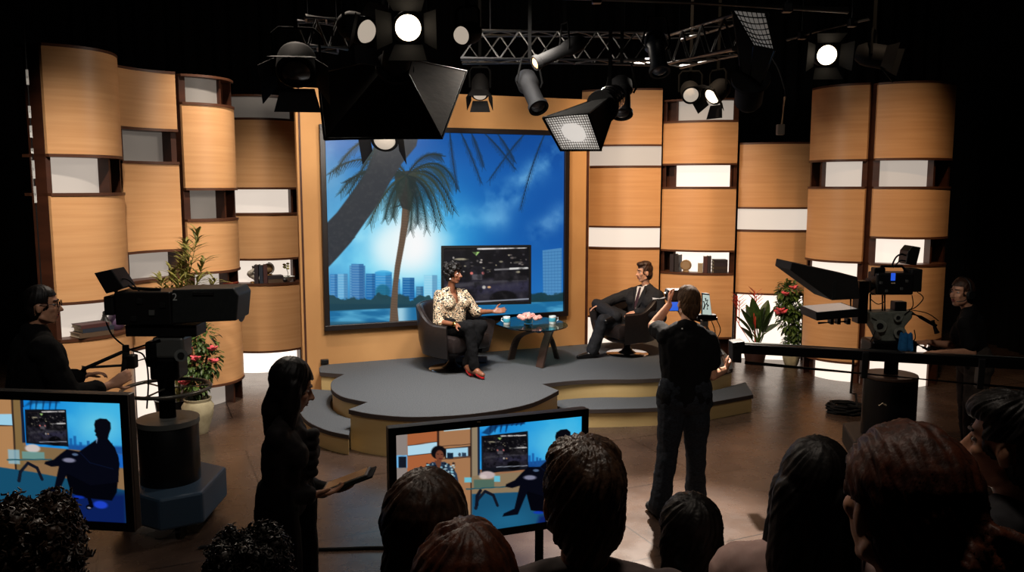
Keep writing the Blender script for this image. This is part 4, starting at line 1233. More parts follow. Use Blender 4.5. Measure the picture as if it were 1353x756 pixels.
def hand_prims(mb, w, d, n, thumb=1, curl=.35, k=1.0, spread=.02):
    """w wrist, d finger direction, n the side the palm faces, thumb = +-1 side"""
    d = V(d).normalized(); n = V(n); n = (n - d * n.dot(d)).normalized(); s = d.cross(n)
    for j in range(4):
        o = (j - 1.5)
        kn = w + (d * (.088 - .004 * abs(o - .3)) + s * o * .0205) * k
        mb.rc(w + (d * .012 + s * o * .012) * k, kn, .0155 * k, .0125 * k, 8)
        L = [.072, .08, .074, .058][j if thumb < 0 else 3 - j] * k
        p = kn; dd = (d + s * o * spread * 3).normalized(); ang = curl * .5
        for seg, fr in enumerate((.45, .32, .23)):
            ax = (dd * math.cos(ang) + n * math.sin(ang))
            q = p + ax * L * fr
            mb.rc(p, q, (.0098 - .0009 * seg) * k, (.0092 - .001 * seg) * k, 8)
            p = q; ang += curl
    b_ = w + (d * .03 + s * (-thumb) * .028 + n * .006) * k
    t1 = b_ + (d * .55 - s * thumb * .75 + n * .3).normalized() * .042 * k
    t2 = t1 + (d * .85 - s * thumb * .35 + n * .35).normalized() * .036 * k
    mb.rc(w + d * .015 * k, b_, .017 * k, .0145 * k, 8); mb.rc(b_, t1, .0135 * k, .0115 * k, 8); mb.rc(t1, t2, .0112 * k, .009 * k, 8)
def limb(mb, a, b, c, r0, r1, r2, r3, g=0):
    """two-bone limb with a soft muscle bulge"""
    m = a.lerp(b, .35)
    mb.rc(a, m, r0 + g, r0 * 1.0 + g); mb.rc(m, b, r0 + g, r1 + g)
    q = b.lerp(c, .3)
    mb.rc(b, q, r1 + g, r2 + g); mb.rc(q, c, r2 + g, r3 + g)
def torso(mb, J, g=0, w=1.0, neck=True, belly=0):
    sA, sB, hA, hB = J['shA'], J['shB'], J['hipA'], J['hipB']
    pel = (hA + hB) / 2; nk = J['neck']
    side = (sB - sA).normalized(); upv = (nk - pel).normalized(); fw = upv.cross(side).normalized()
    if fw.dot(J['face']) < 0: fw = -fw
    for s, h in ((sA, hA), (sB, hB)):
        i = s.lerp((sA + sB) / 2, .38) - upv * .07 + fw * .01
        wa = i.lerp(h, .62).lerp(pel + upv * .13, .3)
        mb.rc(i, wa, .105 * w + g, .095 * w + g); mb.rc(wa, h + upv * .03, .095 * w + g, .108 * w + g)
        mb.rc(s - upv * .015, i + upv * .03, .056 * w + g, .085 * w + g)
        mb.rc(s.lerp(nk, .25) + upv * .0, nk - upv * .01, .045 * w + g, .052 * w + g)
        mb.ell(i - upv * .03 + fw * .05, (.07 + g,) * 3)
    mb.rc(pel + upv * .02, nk - upv * .12, .11 * w + g + belly, .1 * w + g)
    if neck: mb.rc(nk - upv * .03, J['head'] - upv * .06 - J['face'] * .02, .056 * w, .052 * w)
ARM = (.052, .042, .041, .027); LEG = (.085, .06, .058, .04)
def foot(mb, an, toe, g=0):
    d = (toe - an); d.z = 0; d.normalize()
    gz = an.z - .075
    mb.rc(V((an.x, an.y, gz + .045 + g * .2)) - d * .035, V((an.x, an.y, gz + .05)) + d * .05, .036 + g, .04 + g)
    mb.rc(V((an.x, an.y, gz + .045)) + d * .04, V((an.x, an.y, gz + .028)) + d * .15, .038 + g, .027 + g)
    mb.rc(an, V((an.x, an.y, gz + .05)), .04 + g, .036 + g)
def body(root, J, skin, vox=.0075, w=1.0, arms=('A', 'B'), legs=True, hands=None, feet=True, k=1.0, ears=True):
    mb = MB(); torso(mb, J, 0, w)
    for s in arms:
        limb(mb, J['sh' + s], J['el' + s], J['wr' + s], *[r * w for r in ARM])
    for s, h in (hands or {}).items():
        hand_prims(mb, J['wr' + s], *h)
    if legs:
        for s in ('A', 'B'):
            limb(mb, J['hip' + s], J['kn' + s], J['an' + s], *[r * w for r in LEG])
            if feet: foot(mb, J['an' + s], J['to' + s])
    head_prims(mb, J['head'], J['face'], J.get('up', V((0, 0, 1))), k, ears)
    return blob(mb, 'body', skin, root, vox, 3)
def wrinkle(a, s):
    return lambda p: a * noise.noise(p * s) + a * .5 * noise.noise(p * s * 2.3)
def top_wear(root, name, J, m, sleeve=1.0, g=.018, vox=.011, w=1.0, arms=('A', 'B'), extra=None, a=.006, hem=0, belly=0):
    mb = MB(); torso(mb, J, g, w, neck=False, belly=belly)
    for s in arms:
        A, B_, C_ = J['sh' + s], J['el' + s], J['wr' + s]
        if sleeve <= .5:
            e = A.lerp(B_, sleeve * 2); mb.rc(A, e, ARM[0] * w + g, ARM[0] * w + g + .006)
        else:
            e = B_.lerp(C_, (sleeve - .5) * 2)
            limb(mb, A, B_, e, ARM[0] * w, ARM[1] * w + .004, ARM[2] * w + .004, ARM[3] * w + .01, g)
    if extra: extra(mb)
    return blob(mb, name, m, root, vox, 3, wrinkle(a, 14))
def trousers(root, J, m, g=.018, vox=.011, w=1.0, a=.007, flare=.012, name='trousers', ext=0):
    mb = MB(); hA, hB = J['hipA'], J['hipB']; pel = (hA + hB) / 2
    upv = (J['neck'] - pel).normalized()
    for s, h in (('A', hA), ('B', hB)):
        limb(mb, h, J['kn' + s], J['an' + s] + V((0, 0, .02)), LEG[0] * w + .004, LEG[1] * w, LEG[2] * w, LEG[3] * w + flare, g)
        mb.rc(h, h + upv * (.1 + ext), .108 * w + g, .1 * w + g)
    mb.rc(hA, hB, .105 * w + g, .105 * w + g)
    return blob(mb, name, m, root, vox, 3, wrinkle(a, 12))
def shoes(root, J, m, g=.009):
    for s in ('A', 'B'):
        mb = MB(); foot(mb, J['an' + s], J['to' + s], g)
        an = J['an' + s]
        blob(mb, 'shoe', m, root, .006, 2, cut=lambda p: p.z > an.z + .012)
def hair(root, c, fwd, up, m, kind='short', k=1.0, vox=.005, amp=.004, extra=None, name='hair', face=None, freq=13, crown=V((0, -.03, .1)), lift=0):
    x, f, u = frame(fwd, up); R = RM(x, f, u)
    P = lambda a, b_, c_: c + (x * a + f * b_ + u * c_) * k
    mb = MB()
    mb.ell(P(0, -.018, .036 + lift), (.083 * k, .099 * k, .098 * k), R, 28, 18)
    if kind != 'bare':
        mb.ell(P(0, -.045, -.02), (.076 * k, .066 * k, .085 * k), R, 20, 14)
    if extra: extra(mb, P, R, k)
    cc = P(*crown); ctr = P(0, -.01, .02); ax = (cc - ctr).normalized(); e1 = ax.orthogonal().normalized(); e2 = ax.cross(e1)
    def disp(p):
        d = (p - ctr).normalized()
        a = math.acos(max(-1, min(1, d.dot(ax)))); h = math.atan2(d.dot(e2), d.dot(e1)) + .5 * a
        if amp >= 0:
            return amp * k * (noise.noise(V((math.cos(h) * freq * .5, math.sin(h) * freq * .5, a * 1.2))) + .6 * noise.noise(V((math.cos(h) * freq * 1.3, math.sin(h) * freq * 1.3, a * 2.5 + 5))))
        return -amp * k * (noise.noise(p * 55) + .7 * noise.noise(p * 110))
    def cut(p):
        q = p - c; a, b_, h = q.dot(x) / k, q.dot(f) / k, q.dot(u) / k
        if face: return face(a, b_, h)
        return (b_ > .045 and h < .062) or (b_ > .012 and h < -.03 and abs(a) > .02 and kind == 'short') or (kind == 'short' and abs(a) > .068 and -.05 < h < .022 and b_ > -.03)
    return blob(mb, name, m, root, vox, 3, disp, cut)
def sit_label(*a): pass
# ---- woman on stage -------------------------------------------------
W0 = ch1
J = {}
Yw = W0.y
J['head'] = at(599, 361.5, Yw - .02); J['face'] = V((.93, -.36, -.05)).normalized()
J['neck'] = at(595, 382.5, Yw - .0)
J['shA'] = at(580.5, 390.5, Yw - .13); J['shB'] = at(612, 389, Yw + .13)
J['elA'] = at(579, 425.5, Yw - .21); J['wrA'] = at(602.5, 429, Yw - .36)
J['elB'] = at(629, 412.5, Yw + .09); J['wrB'] = at(652, 411.5, Yw - .02)
J['hipA'] = at(593, 438, Yw - .11); J['hipB'] = at(606, 435, Yw + .05)
J['knA'] = at(620, 432, Yw - .46); J['knB'] = at(637, 430, Yw - .30)
J['anA'] = at(627, 486, Yw - .46); J['anB'] = at(617, 475, Yw - .28)
J['anA'].z = .50; J['anB'].z = .51
J['toA'] = J['anA'] + V((.1, -.12, -.1)); J['toB'] = J['anB'] + V((.04, -.12, -.1))
woman = thing('person', 'woman in a black and cream patterned blouse and red heels, seated and gesturing', 'person', V((W0.x, W0.y, .4)))
body(woman, J, m_skind, .0065, .84, hands={'A': (V((.75, -.45, -.15)), V((0, .1, -1)), 1, .22), 'B': (V((.97, -.2, .12)), V((-.1, -.7, .7)), 1, .2)}, k=.97)
face_parts(woman, J['head'], J['face'], V((0, 0, 1)), m_lipd, .97, m_hairbl)
def curly(mb, P, R, k):
    for s in range(26):
        a = s * 2.4; z = -.02 + .14 * (s / 26); rr = .082 * math.sqrt(max(.05, 1 - ((z - .03) / .13) ** 2))
        mb.ell(P(math.cos(a) * rr, -.02 + math.sin(a) * rr * 1.1, z), .034 * k, None, 10, 8)
    mb.ell(P(0, .03, .105), (.06 * k, .05 * k, .035 * k), R)
hair(woman, J['head'], J['face'], V((0, 0, 1)), m_hairbl, 'curly', 1.0, .006, -.008, curly, face=lambda a, b_, h: b_ > .05 and h < .055)
m_print = M('leopard_blouse', (196, 168, 132), .6)
nt = m_print.node_tree; b = nt.nodes['Principled BSDF']
tc = nt.nodes.new('ShaderNodeTexCoord'); vo = nt.nodes.new('ShaderNodeTexVoronoi'); vo.inputs['Scale'].default_value = 21; vo.feature = 'DISTANCE_TO_EDGE'
nz = nt.nodes.new('ShaderNodeTexNoise'); nz.inputs['Scale'].default_value = 26
mxv = nt.nodes.new('ShaderNodeMix'); mxv.data_type = 'RGBA'; mxv.inputs['Factor'].default_value = .06
rp = nt.nodes.new('ShaderNodeValToRGB'); rp.color_ramp.interpolation = 'CONSTANT'
rp.color_ramp.elements[0].color = lin((16, 13, 13)); rp.color_ramp.elements[1].position = .085; rp.color_ramp.elements[1].color = lin((226, 202, 168))
e = rp.color_ramp.elements.new(.2); e.color = lin((146, 100, 66))
e = rp.color_ramp.elements.new(.27); e.color = lin((20, 16, 16))
e = rp.color_ramp.elements.new(.36); e.color = lin((226, 206, 176))
nt.links.new(tc.outputs['Object'], mxv.inputs['A']); nt.links.new(nz.outputs['Color'], mxv.inputs['B']); nt.links.new(tc.outputs['Object'], nz.inputs['Vector'])
nt.links.new(mxv.outputs['Result'], vo.inputs['Vector']); nt.links.new(vo.outputs['Distance'], rp.inputs['Fac']); nt.links.new(rp.outputs['Color'], b.inputs['Base Color'])
fwW = V((.7, -.7, 0))
def vneck(p):
    q = p - (J['neck'] + fwW * .07); s = abs(q.dot(V((.7, .7, 0)))); return q.z > -.2 and q.z < .08 and q.dot(fwW) > -.02 and s < (.045 + (q.z + .0) * .28) and s < .05
mbb = MB(); torso(mbb, J, .016, .84, neck=False)
for s in 'AB': limb(mbb, J['sh' + s], J['el' + s], J['el' + s].lerp(J['wr' + s], .12), .05, .046, .04, .04, .018)
blob(mbb, 'blouse', m_print, woman, .0085, 3, wrinkle(.007, 16), cut=vneck)
trousers(woman, J, m_blk, .014, .01, .86)
mb = MB(); mb.rc(J['wrA'] + (J['elA'] - J['wrA']) * .06, J['wrA'] + (J['elA'] - J['wrA']) * .1, .031, .031); mb.build('bracelet', M('gold', (190, 150, 80), .25, 1), woman, smooth=True)
x_, f_, u_ = frame(J['face'])
mb = MB(); mb.ell(J['head'] + x_ * .082 - u_ * .055, (.01, .01, .012)); mb.build('earring', M('pearl', (230, 226, 220), .2), woman, smooth=True)
m_redsh = M('red_patent', (196, 22, 26), .18, 0, .6)
for s in 'AB':
    an, to = J['an' + s], J['to' + s]; d = to - an; d.z = 0; d.normalize()
    mb = MB(); z0 = .402
    toe = V((an.x, an.y, z0)) + d * .15
    mb.rc(V((an.x, an.y, z0 + .085)) - d * .02, V((an.x, an.y, z0 + .05)) + d * .08, .034, .034); mb.rc(V((an.x, an.y, z0 + .045)) + d * .08, toe + V((0, 0, .022)), .034, .022)
    mb.rc(V((an.x, an.y, z0 + .09)) - d * .03, V((an.x, an.y, z0 + .008)) - d * .035, .024, .007)
    blob(mb, 'shoe', m_redsh, woman, .005, 2, cut=lambda p: p.z > z0 + .125)
# ---- man on stage ---------------------------------------------------
M0 = ch2; Ym = M0.y
J = {}
J['head'] = at(851, 360, Ym + .0); J['face'] = V((-.96, -.28, -.06)).normalized()
J['neck'] = at(855, 380, Ym + .02)
J['shA'] = at(870, 391, Ym - .17); J['shB'] = at(836, 387, Ym + .15)
J['elA'] = at(874, 420, Ym - .22); J['wrA'] = at(840.5, 412, Ym - .32)
J['elB'] = at(811, 396, Ym + .12); J['wrB'] = at(793, 403, Ym + .02)
J['hipA'] = at(848, 437, Ym - .12); J['hipB'] = at(842, 432, Ym + .09)
J['knA'] = at(797, 423, Ym - .30); J['anA'] = at(783, 467, Ym - .26)
J['anA'].z = .475
J['knB'] = at(789, 402.5, Ym + .1); J['anB'] = at(814, 420.5, Ym - .3)
J['toA'] = J['anA'] + V((-.15, -.06, -.1)); J['toB'] = J['anB'] + V((.1, -.1, -.05))
man = thing('person', 'man in a dark suit, white shirt and tie, sitting with crossed legs', 'person', V((M0.x, M0.y, .4)))
body(man, J, m_skinl, .0065, .96, hands={'A': (V((-.85, .1, -.25)), V((.1, .2, -1)), -1, .3), 'B': (V((-.8, -.2, -.3)), V((.1, -.3, -1)), 1, .3)}, feet=False)
face_parts(man, J['head'], J['face'], V((0, 0, 1)), m_lip, 1, m_hairb)
def quiff(mb, P, R, k):
    mb.ell(P(0, .035, .105), (.066 * k, .055 * k, .032 * k), R); mb.ell(P(.0, -.02, .1), (.075 * k, .08 * k, .045 * k), R)
hair(man, J['head'], J['face'], V((0, 0, 1)), m_hairb, 'short', 1.02, .0055, .004, quiff)
fwM = V((-.8, -.6, 0)).normalized(); sdM = V((fwM.y, -fwM.x, 0))
top_wear(man, 'suit_jacket', J, m_suit, .96, .024, .009, .97, a=.006)
mb = MB(); cN = J['neck']
pl = (J['hipA'] + J['hipB']) / 2; ch_ = cN.lerp(pl, .42)
up_ = (cN - pl).normalized(); sd = (J['shA'] - J['shB']).normalized(); fw = sd.cross(up_).normalized()
if fw.dot(fwM) < 0: fw = -fw
def plate(a, m, nm, off, th=.012):
    mb = MB()
    pts = [cN + sd * x + up_ * z + fw * (off + fo) for x, z, fo in a]
    mb.slab(pts, fw, th); mb.build(nm, m, man, bevel=.003)
plate([(-.055, -.0, 0), (.055, -.0, 0), (.05, -.14, .02), (.0, -.32, .035), (-.05, -.14, .02)], m_shirtw, 'shirt_front', .115)
plate([(-.014, -.01, 0), (.014, -.01, 0), (.026, -.2, .022), (.0, -.32, .034), (-.026, -.2, .022)], M('maroon_tie', (52, 22, 28), .55), 'tie', .128, .008)
for s in (-1, 1):
    plate([(s * .05, .01, -.02), (s * .1, -.04, 0), (s * .1, -.14, .0), (s * .01, -.33, .03), (s * .035, -.15, .02)], m_suit, 'lapel', .128, .01)
mb = MB(); mb.lathe([(.058, -.02), (.064, -.02), (.062, .035), (.056, .035)], cN + up_ * .0 + fw * .01, 24, RM(sd, -fw if False else fw, up_)); mb.build('shirt_collar', m_shirtw, man, smooth=True)
trousers(man, J, m_suit, .02, .01, .98, flare=.02)
wd_ = (J['elA'] - J['wrA']).normalized()
mb = MB(); mb.cone(J['wrA'] + wd_ * .01, J['wrA'] + wd_ * .035, .036, .037); mb.build('shirt_cuff', m_shirtw, man, smooth=True)
mb = MB(); mb.cone(J['wrA'] + wd_ * .001, J['wrA'] + wd_ * .012, .033, .033); mb.build('wristwatch', m_chrome, man, smooth=True)
m_shoe = M('black_shoe_leather', (14, 12, 12), .25, 0, .5)
mb = MB(); an = J['anA']; d = V((-.93, -.37, 0))
mb.rc(V((an.x, an.y, .446)) - d * .05, V((an.x, an.y, .45)) + d * .05, .043, .045); mb.rc(V((an.x, an.y, .445)) + d * .05, V((an.x, an.y, .427)) + d * .2, .043, .026)
mb.rc(an, V((an.x, an.y, .45)), .05, .045); blob(mb, 'shoe', m_shoe, man, .006, 2)
mb = MB(); an = J['anB']; d = V((.55, -.75, -.1)).normalized(); dn = V((.2, .1, -1)).normalized()
d = V((-.62, -.45, -.12)).normalized()
mb.rc(an - d * .02, an + d * .06, .045, .045); mb.rc(an + d * .06, an + d * .17, .043, .03)
blob(mb, 'shoe', m_shoe, man, .006, 2)
# ---- cameraman ------------------------------------------------------
Yc = on(888, 676, 0).y
J = {}
J['head'] = at(909, 401, Yc + .03); J['face'] = V((-.28, .95, -.05)).normalized()
J['neck'] = at(907, 431, Yc - .03)
J['shA'] = at(881, 444, Yc + .01); J['shB'] = at(937, 449, Yc - .02)
J['elA'] = at(863, 431, Yc + .26); J['wrA'] = at(884, 403, Yc + .33)
J['elB'] = at(941, 496, Yc + .0); J['wrB'] = at(957, 489, Yc + .19)
J['hipA'] = at(889, 529, Yc + .0); J['hipB'] = at(920, 529, Yc + .0)
J['knA'] = at(882, 600, Yc - .05); J['knB'] = at(919, 600, Yc + .03)
J['anA'] = at(871, 666, Yc - .12); J['anB'] = at(919, 662, Yc + .1)
J['anA'].z = .085; J['anB'].z = .085
J['toA'] = J['anA'] + V((-.05, .16, -.05)); J['toB'] = J['anB'] + V((.05, .16, -.05))
cman = thing('person', 'standing cameraman in black T-shirt and dark jeans, back turned, holding a camera rig', 'person', on(895, 674, 0))
body(cman, J, m_skinl, .0065, 1.0, hands={'A': (V((.1, .5, .7)), V((.9, -.1, .1)), 1, .5), 'B': (V((.45, .55, .25)), V((-.6, .3, .3)), -1, .75)})
hair(cman, J['head'], J['face'], V((0, 0, 1)), MN('light_brown_hair', (50, 34, 22), (92, 66, 44), (70, 70, 20), .7, 5, .3, .15), 'short', 1.03, .005, .003, lambda mb, P, R, k: (mb.ell(P(0, .0, .09), (.07 * k, .08 * k, .05 * k), R), mb.rc(P(0, -.07, -.02), P(0, -.062, -.085), .05 * k, .04 * k)))
top_wear(cman, 't_shirt', J, m_blk, .30, .02, .0085, 1.0, a=.007, extra=lambda mb: mb.rc(J['hipA'] + V((.05, 0, .06)), J['hipB'] + V((-.05, 0, .06)), .12, .12))
trousers(cman, J, m_jean, .02, .0085, 1.0, a=.009, flare=.024)
shoes(cman, J, m_rubber, .012)
mb = MB(); mb.ell(at(901.5, 434.5, Yc - .145), (.006, .006, .006)); mb.build('shirt_tag', m_shirtw, cman)
# ---- operator, left -------------------------------------------------
Yo = 5.3
J = {}
J['head'] = at(57, 404, Yo); J['face'] = V((.96, .28, -.02)).normalized()
J['neck'] = at(46, 438, Yo)
J['shA'] = at(58, 462, Yo - .2); J['shB'] = at(42, 458, Yo + .18)
J['elA'] = at(92, 527, Yo - .15); J['wrA'] = at(146, 509, Yo + .05)
J['elB'] = at(78, 505, Yo + .38); J['wrB'] = at(112, 496, Yo + .52)
hz_ = .95
bx_ = at(42, 560, Yo).x
J['hipA'] = V((bx_ + .02, Yo - .11, hz_)); J['hipB'] = V((bx_ - .02, Yo + .1, hz_))
J['knA'] = V((bx_ + .06, Yo - .13, .5)); J['knB'] = V((bx_ - .02, Yo + .14, .5))
J['anA'] = V((bx_ + .02, Yo - .14, .085)); J['anB'] = V((bx_ - .1, Yo + .14, .085))
J['toA'] = J['anA'] + V((.16, .03, -.05)); J['toB'] = J['anB'] + V((.16, .03, -.05))
opl = thing('person', 'camera operator in dark clothes and glasses gripping the left camera handle', 'person', V((bx_, Yo, 0)))
body(opl, J, m_skinl, .008, 1.0, hands={'A': (V((.75, .35, .45)), V((.2, .7, .1)), 1, .6), 'B': (V((.8, .3, .1)), V((0, -.2, -1)), -1, .55)})
hair(opl, J['head'], J['face'], V((0, 0, 1)), m_hairbl, 'short', 1.03, .006, .003)
face_parts(opl, J['head'], J['face'], V((0, 0, 1)), m_lip, 1, m_hairbl)
top_wear(opl, 'sweater', J, m_blk, .8, .03, .011, 1.1, belly=.03)
trousers(opl, J, m_blk, .025, .012, 1.05)
shoes(opl, J, m_rubber, .012)
x_, f_, u_ = frame(J['face'])
mb = MB()
for s in (-1, 1):
    c = J['head'] + x_ * .033 * s + f_ * .096 + u_ * .012
    mb.tube([c + x_ * .026 * math.cos(a) + u_ * .019 * math.sin(a) for a in [2 * PI * i / 14 for i in range(15)]], .0025, 6)
    mb.tube([J['head'] + x_ * .06 * s + f_ * .094 + u_ * .014, J['head'] + x_ * .084 * s + f_ * .0 + u_ * .016], .0025, 6)
mb.tube([J['head'] - x_ * .007 + f_ * .1 + u_ * .014, J['head'] + x_ * .007 + f_ * .1 + u_ * .014], .0025, 6)
mb.build('glasses', m_blackm, opl)
# ---- operator, right ------------------------------------------------
Yr = 7.35
J = {}
J['head'] = at(1270, 387, Yr); J['face'] = V((-.93, -.3, -.02)).normalized()
J['neck'] = at(1281, 410, Yr)
J['shA'] = at(1276, 429, Yr - .17); J['shB'] = at(1287, 426, Yr + .17)
J['elA'] = at(1284, 466, Yr - .2); J['wrA'] = at(1240, 466, Yr - .27)
J['elB'] = at(1270, 458, Yr + .22); J['wrB'] = at(1225, 452, Yr + .1)
bx_ = at(1284, 500, Yr).x
J['hipA'] = V((bx_, Yr - .1, .94)); J['hipB'] = V((bx_ + .03, Yr + .1, .94))
J['knA'] = V((bx_ - .04, Yr - .11, .5)); J['knB'] = V((bx_ + .04, Yr + .12, .5))
J['anA'] = V((bx_ - .0, Yr - .12, .085)); J['anB'] = V((bx_ + .1, Yr + .12, .085))
J['toA'] = J['anA'] + V((-.16, -.03, -.05)); J['toB'] = J['anB'] + V((-.16, -.03, -.05))
opr = thing('person', 'camera operator in a black T-shirt and headset behind the prompter camera', 'person', V((bx_, Yr, 0)))
body(opr, J, m_skinl, .008, .92, hands={'A': (V((-.9, .0, -.05)), V((0, .1, -1)), 1, .45), 'B': (V((-.9, -.1, -.05)), V((0, .1, -1)), -1, .45)})
face_parts(opr, J['head'], J['face'], V((0, 0, 1)), m_lip, 1, m_hairb)
hair(opr, J['head'], J['face'], V((0, 0, 1)), m_hairb, 'short', 1.05, .006, .004, lambda mb, P, R, k: mb.ell(P(0, -.06, -.05), (.07 * k, .05 * k, .08 * k), R))
top_wear(opr, 't_shirt', J, m_blk, .34, .022, .011, .95)
trousers(opr, J, MN('brown_trousers', (44, 36, 30), (56, 46, 38), (40, 40, 40), .85), .02, .012, .98)
shoes(opr, J, m_rubber, .012)
x_, f_, u_ = frame(J['face'])
mb = MB(); mb.tube([J['head'] + x_ * .095 * math.cos(a) + u_ * (.03 + .108 * math.sin(a)) - f_ * .01 for a in [PI * i / 14 for i in range(15)]], .008, 8); hs = mb.build('headset', m_black, opr, smooth=True)
for s in (-1, 1):
    mb = MB(); mb.lathe([(0, -.015), (.036, -.015), (.04, 0), (.034, .016), (0, .02)], J['head'] + x_ * .096 * s - f_ * .008 - u_ * .008, 20, RM(f_, u_, x_)); mb.build('ear_cup', m_rubber, hs, smooth=True)
mb = MB(); mb.tube([J['head'] + x_ * -.1 - u_ * .02, J['head'] + x_ * -.09 + f_ * .06 - u_ * .06, J['head'] + x_ * -.05 + f_ * .1 - u_ * .066], .004, 6); mb.build('microphone_boom', m_black, hs)
# ---- woman with the tablet -----------------------------------------
Yt = 4.1
J = {}
J['head'] = at(388, 514, Yt); J['face'] = V((.9, .3, -.28)).normalized()
J['up'] = V((.25, .1, 1)).normalized()
J['neck'] = at(381, 549, Yt - .01)
J['shA'] = at(366, 577, Yt - .16); J['shB'] = at(392, 571, Yt + .17)
J['elA'] = at(366, 655, Yt - .13); J['wrA'] = at(414, 654, Yt - .03)
J['elB'] = at(393, 640, Yt + .28); J['wrB'] = at(432, 648, Yt + .2)
bx_ = at(379, 700, Yt).x
J['hipA'] = V((bx_ - .02, Yt - .1, .92)); J['hipB'] = V((bx_ + .02, Yt + .09, .92))
J['knA'] = V((bx_ + .02, Yt - .1, .48)); J['knB'] = V((bx_ + .05, Yt + .1, .48))
J['anA'] = V((bx_ - .02, Yt - .1, .085)); J['anB'] = V((bx_ + .04, Yt + .1, .085))
J['toA'] = J['anA'] + V((.16, .03, -.05)); J['toB'] = J['anB'] + V((.16, .03, -.05))
wt = thing('person', 'standing woman in black with long dark hair, reading a tablet', 'person', V((bx_, Yt, 0)))
body(wt, J, m_skinl, .007, .84, hands={'A': (V((.9, .25, .1)), V((0, .1, 1)), -1, .3), 'B': (V((.9, -.1, .1)), V((0, .1, 1)), 1, .3)}, k=.97)
face_parts(wt, J['head'], J['face'], J['up'], m_lip, .97, m_hairbl)
def longhair(mb, P, R, k):
    mb.ell(P(0, -.03, .05), (.092 * k, .1 * k, .1 * k), R)
    mb.rc(at(380, 512, Yt), at(368, 540, Yt), .09, .088); mb.rc(at(368, 540, Yt), at(364, 568, Yt), .088, .06)
    for q in (-.09, .09):
        mb.rc(at(388, 510, Yt + q * .8), at(384, 540, Yt + q), .04, .05); mb.rc(at(384, 540, Yt + q), at(382, 564, Yt + q), .05, .03)
hair(wt, J['head'], J['face'], J['up'], m_hairbl, 'long', 1.08, .006, .003, longhair, face=lambda a, b_, h: b_ > .052 and h < .06)
def ruffle(mb):
    for k in range(5):
        q = J['neck'].lerp((J['hipA'] + J['hipB']) / 2, .22 + .11 * k) + V((.12, .03, 0))
        mb.ell(q, (.035, .05, .03))
top_wear(wt, 'blouse', J, MN('sheer_black', (13, 9, 10), (22, 14, 15), (30, 30, 30), .75), .92, .014, .009, .86, extra=ruffle)
mbs = MB(); hp = (J['hipA'] + J['hipB']) / 2
for s in 'AB': mbs.rc(J['hip' + s] + V((0, 0, .1)), J['hip' + s], .1, .115); mbs.rc(J['hip' + s], J['kn' + s], .115, .085)
blob(mbs, 'skirt', m_blk, wt, .011, 3, wrinkle(.006, 10))
shoes(wt, J, m_rubber, .008)
def tablet():
    c = at(458, 634, Yt + .12)
    r = thing('tablet', 'grey-edged tablet held by the standing woman in black', 'tablet', c)
    e1 = V((.93, .1, .33)).normalized(); e2 = V((-.05, .98, -.1)); e2 = (e2 - e1 * e2.dot(e1)).normalized(); n = e1.cross(e2).normalized()
    R = Matrix((e1, e2, n)).transposed()
    mb = MB(); mb.box(c, (.25, .2, .012), R); mb.build('casing', m_grey, r, bevel=.004)
    mb = MB(); mb.box(c + n * .0068, (.22, .17, .0015), R); mb.build('screen', M('dark_glass', (10, 11, 13), .12), r)
    mb = MB(); mb.box(c - n * .012, (.3, .23, .01), R); mb.build('cover', m_rubber, r, bevel=.003)
tablet()
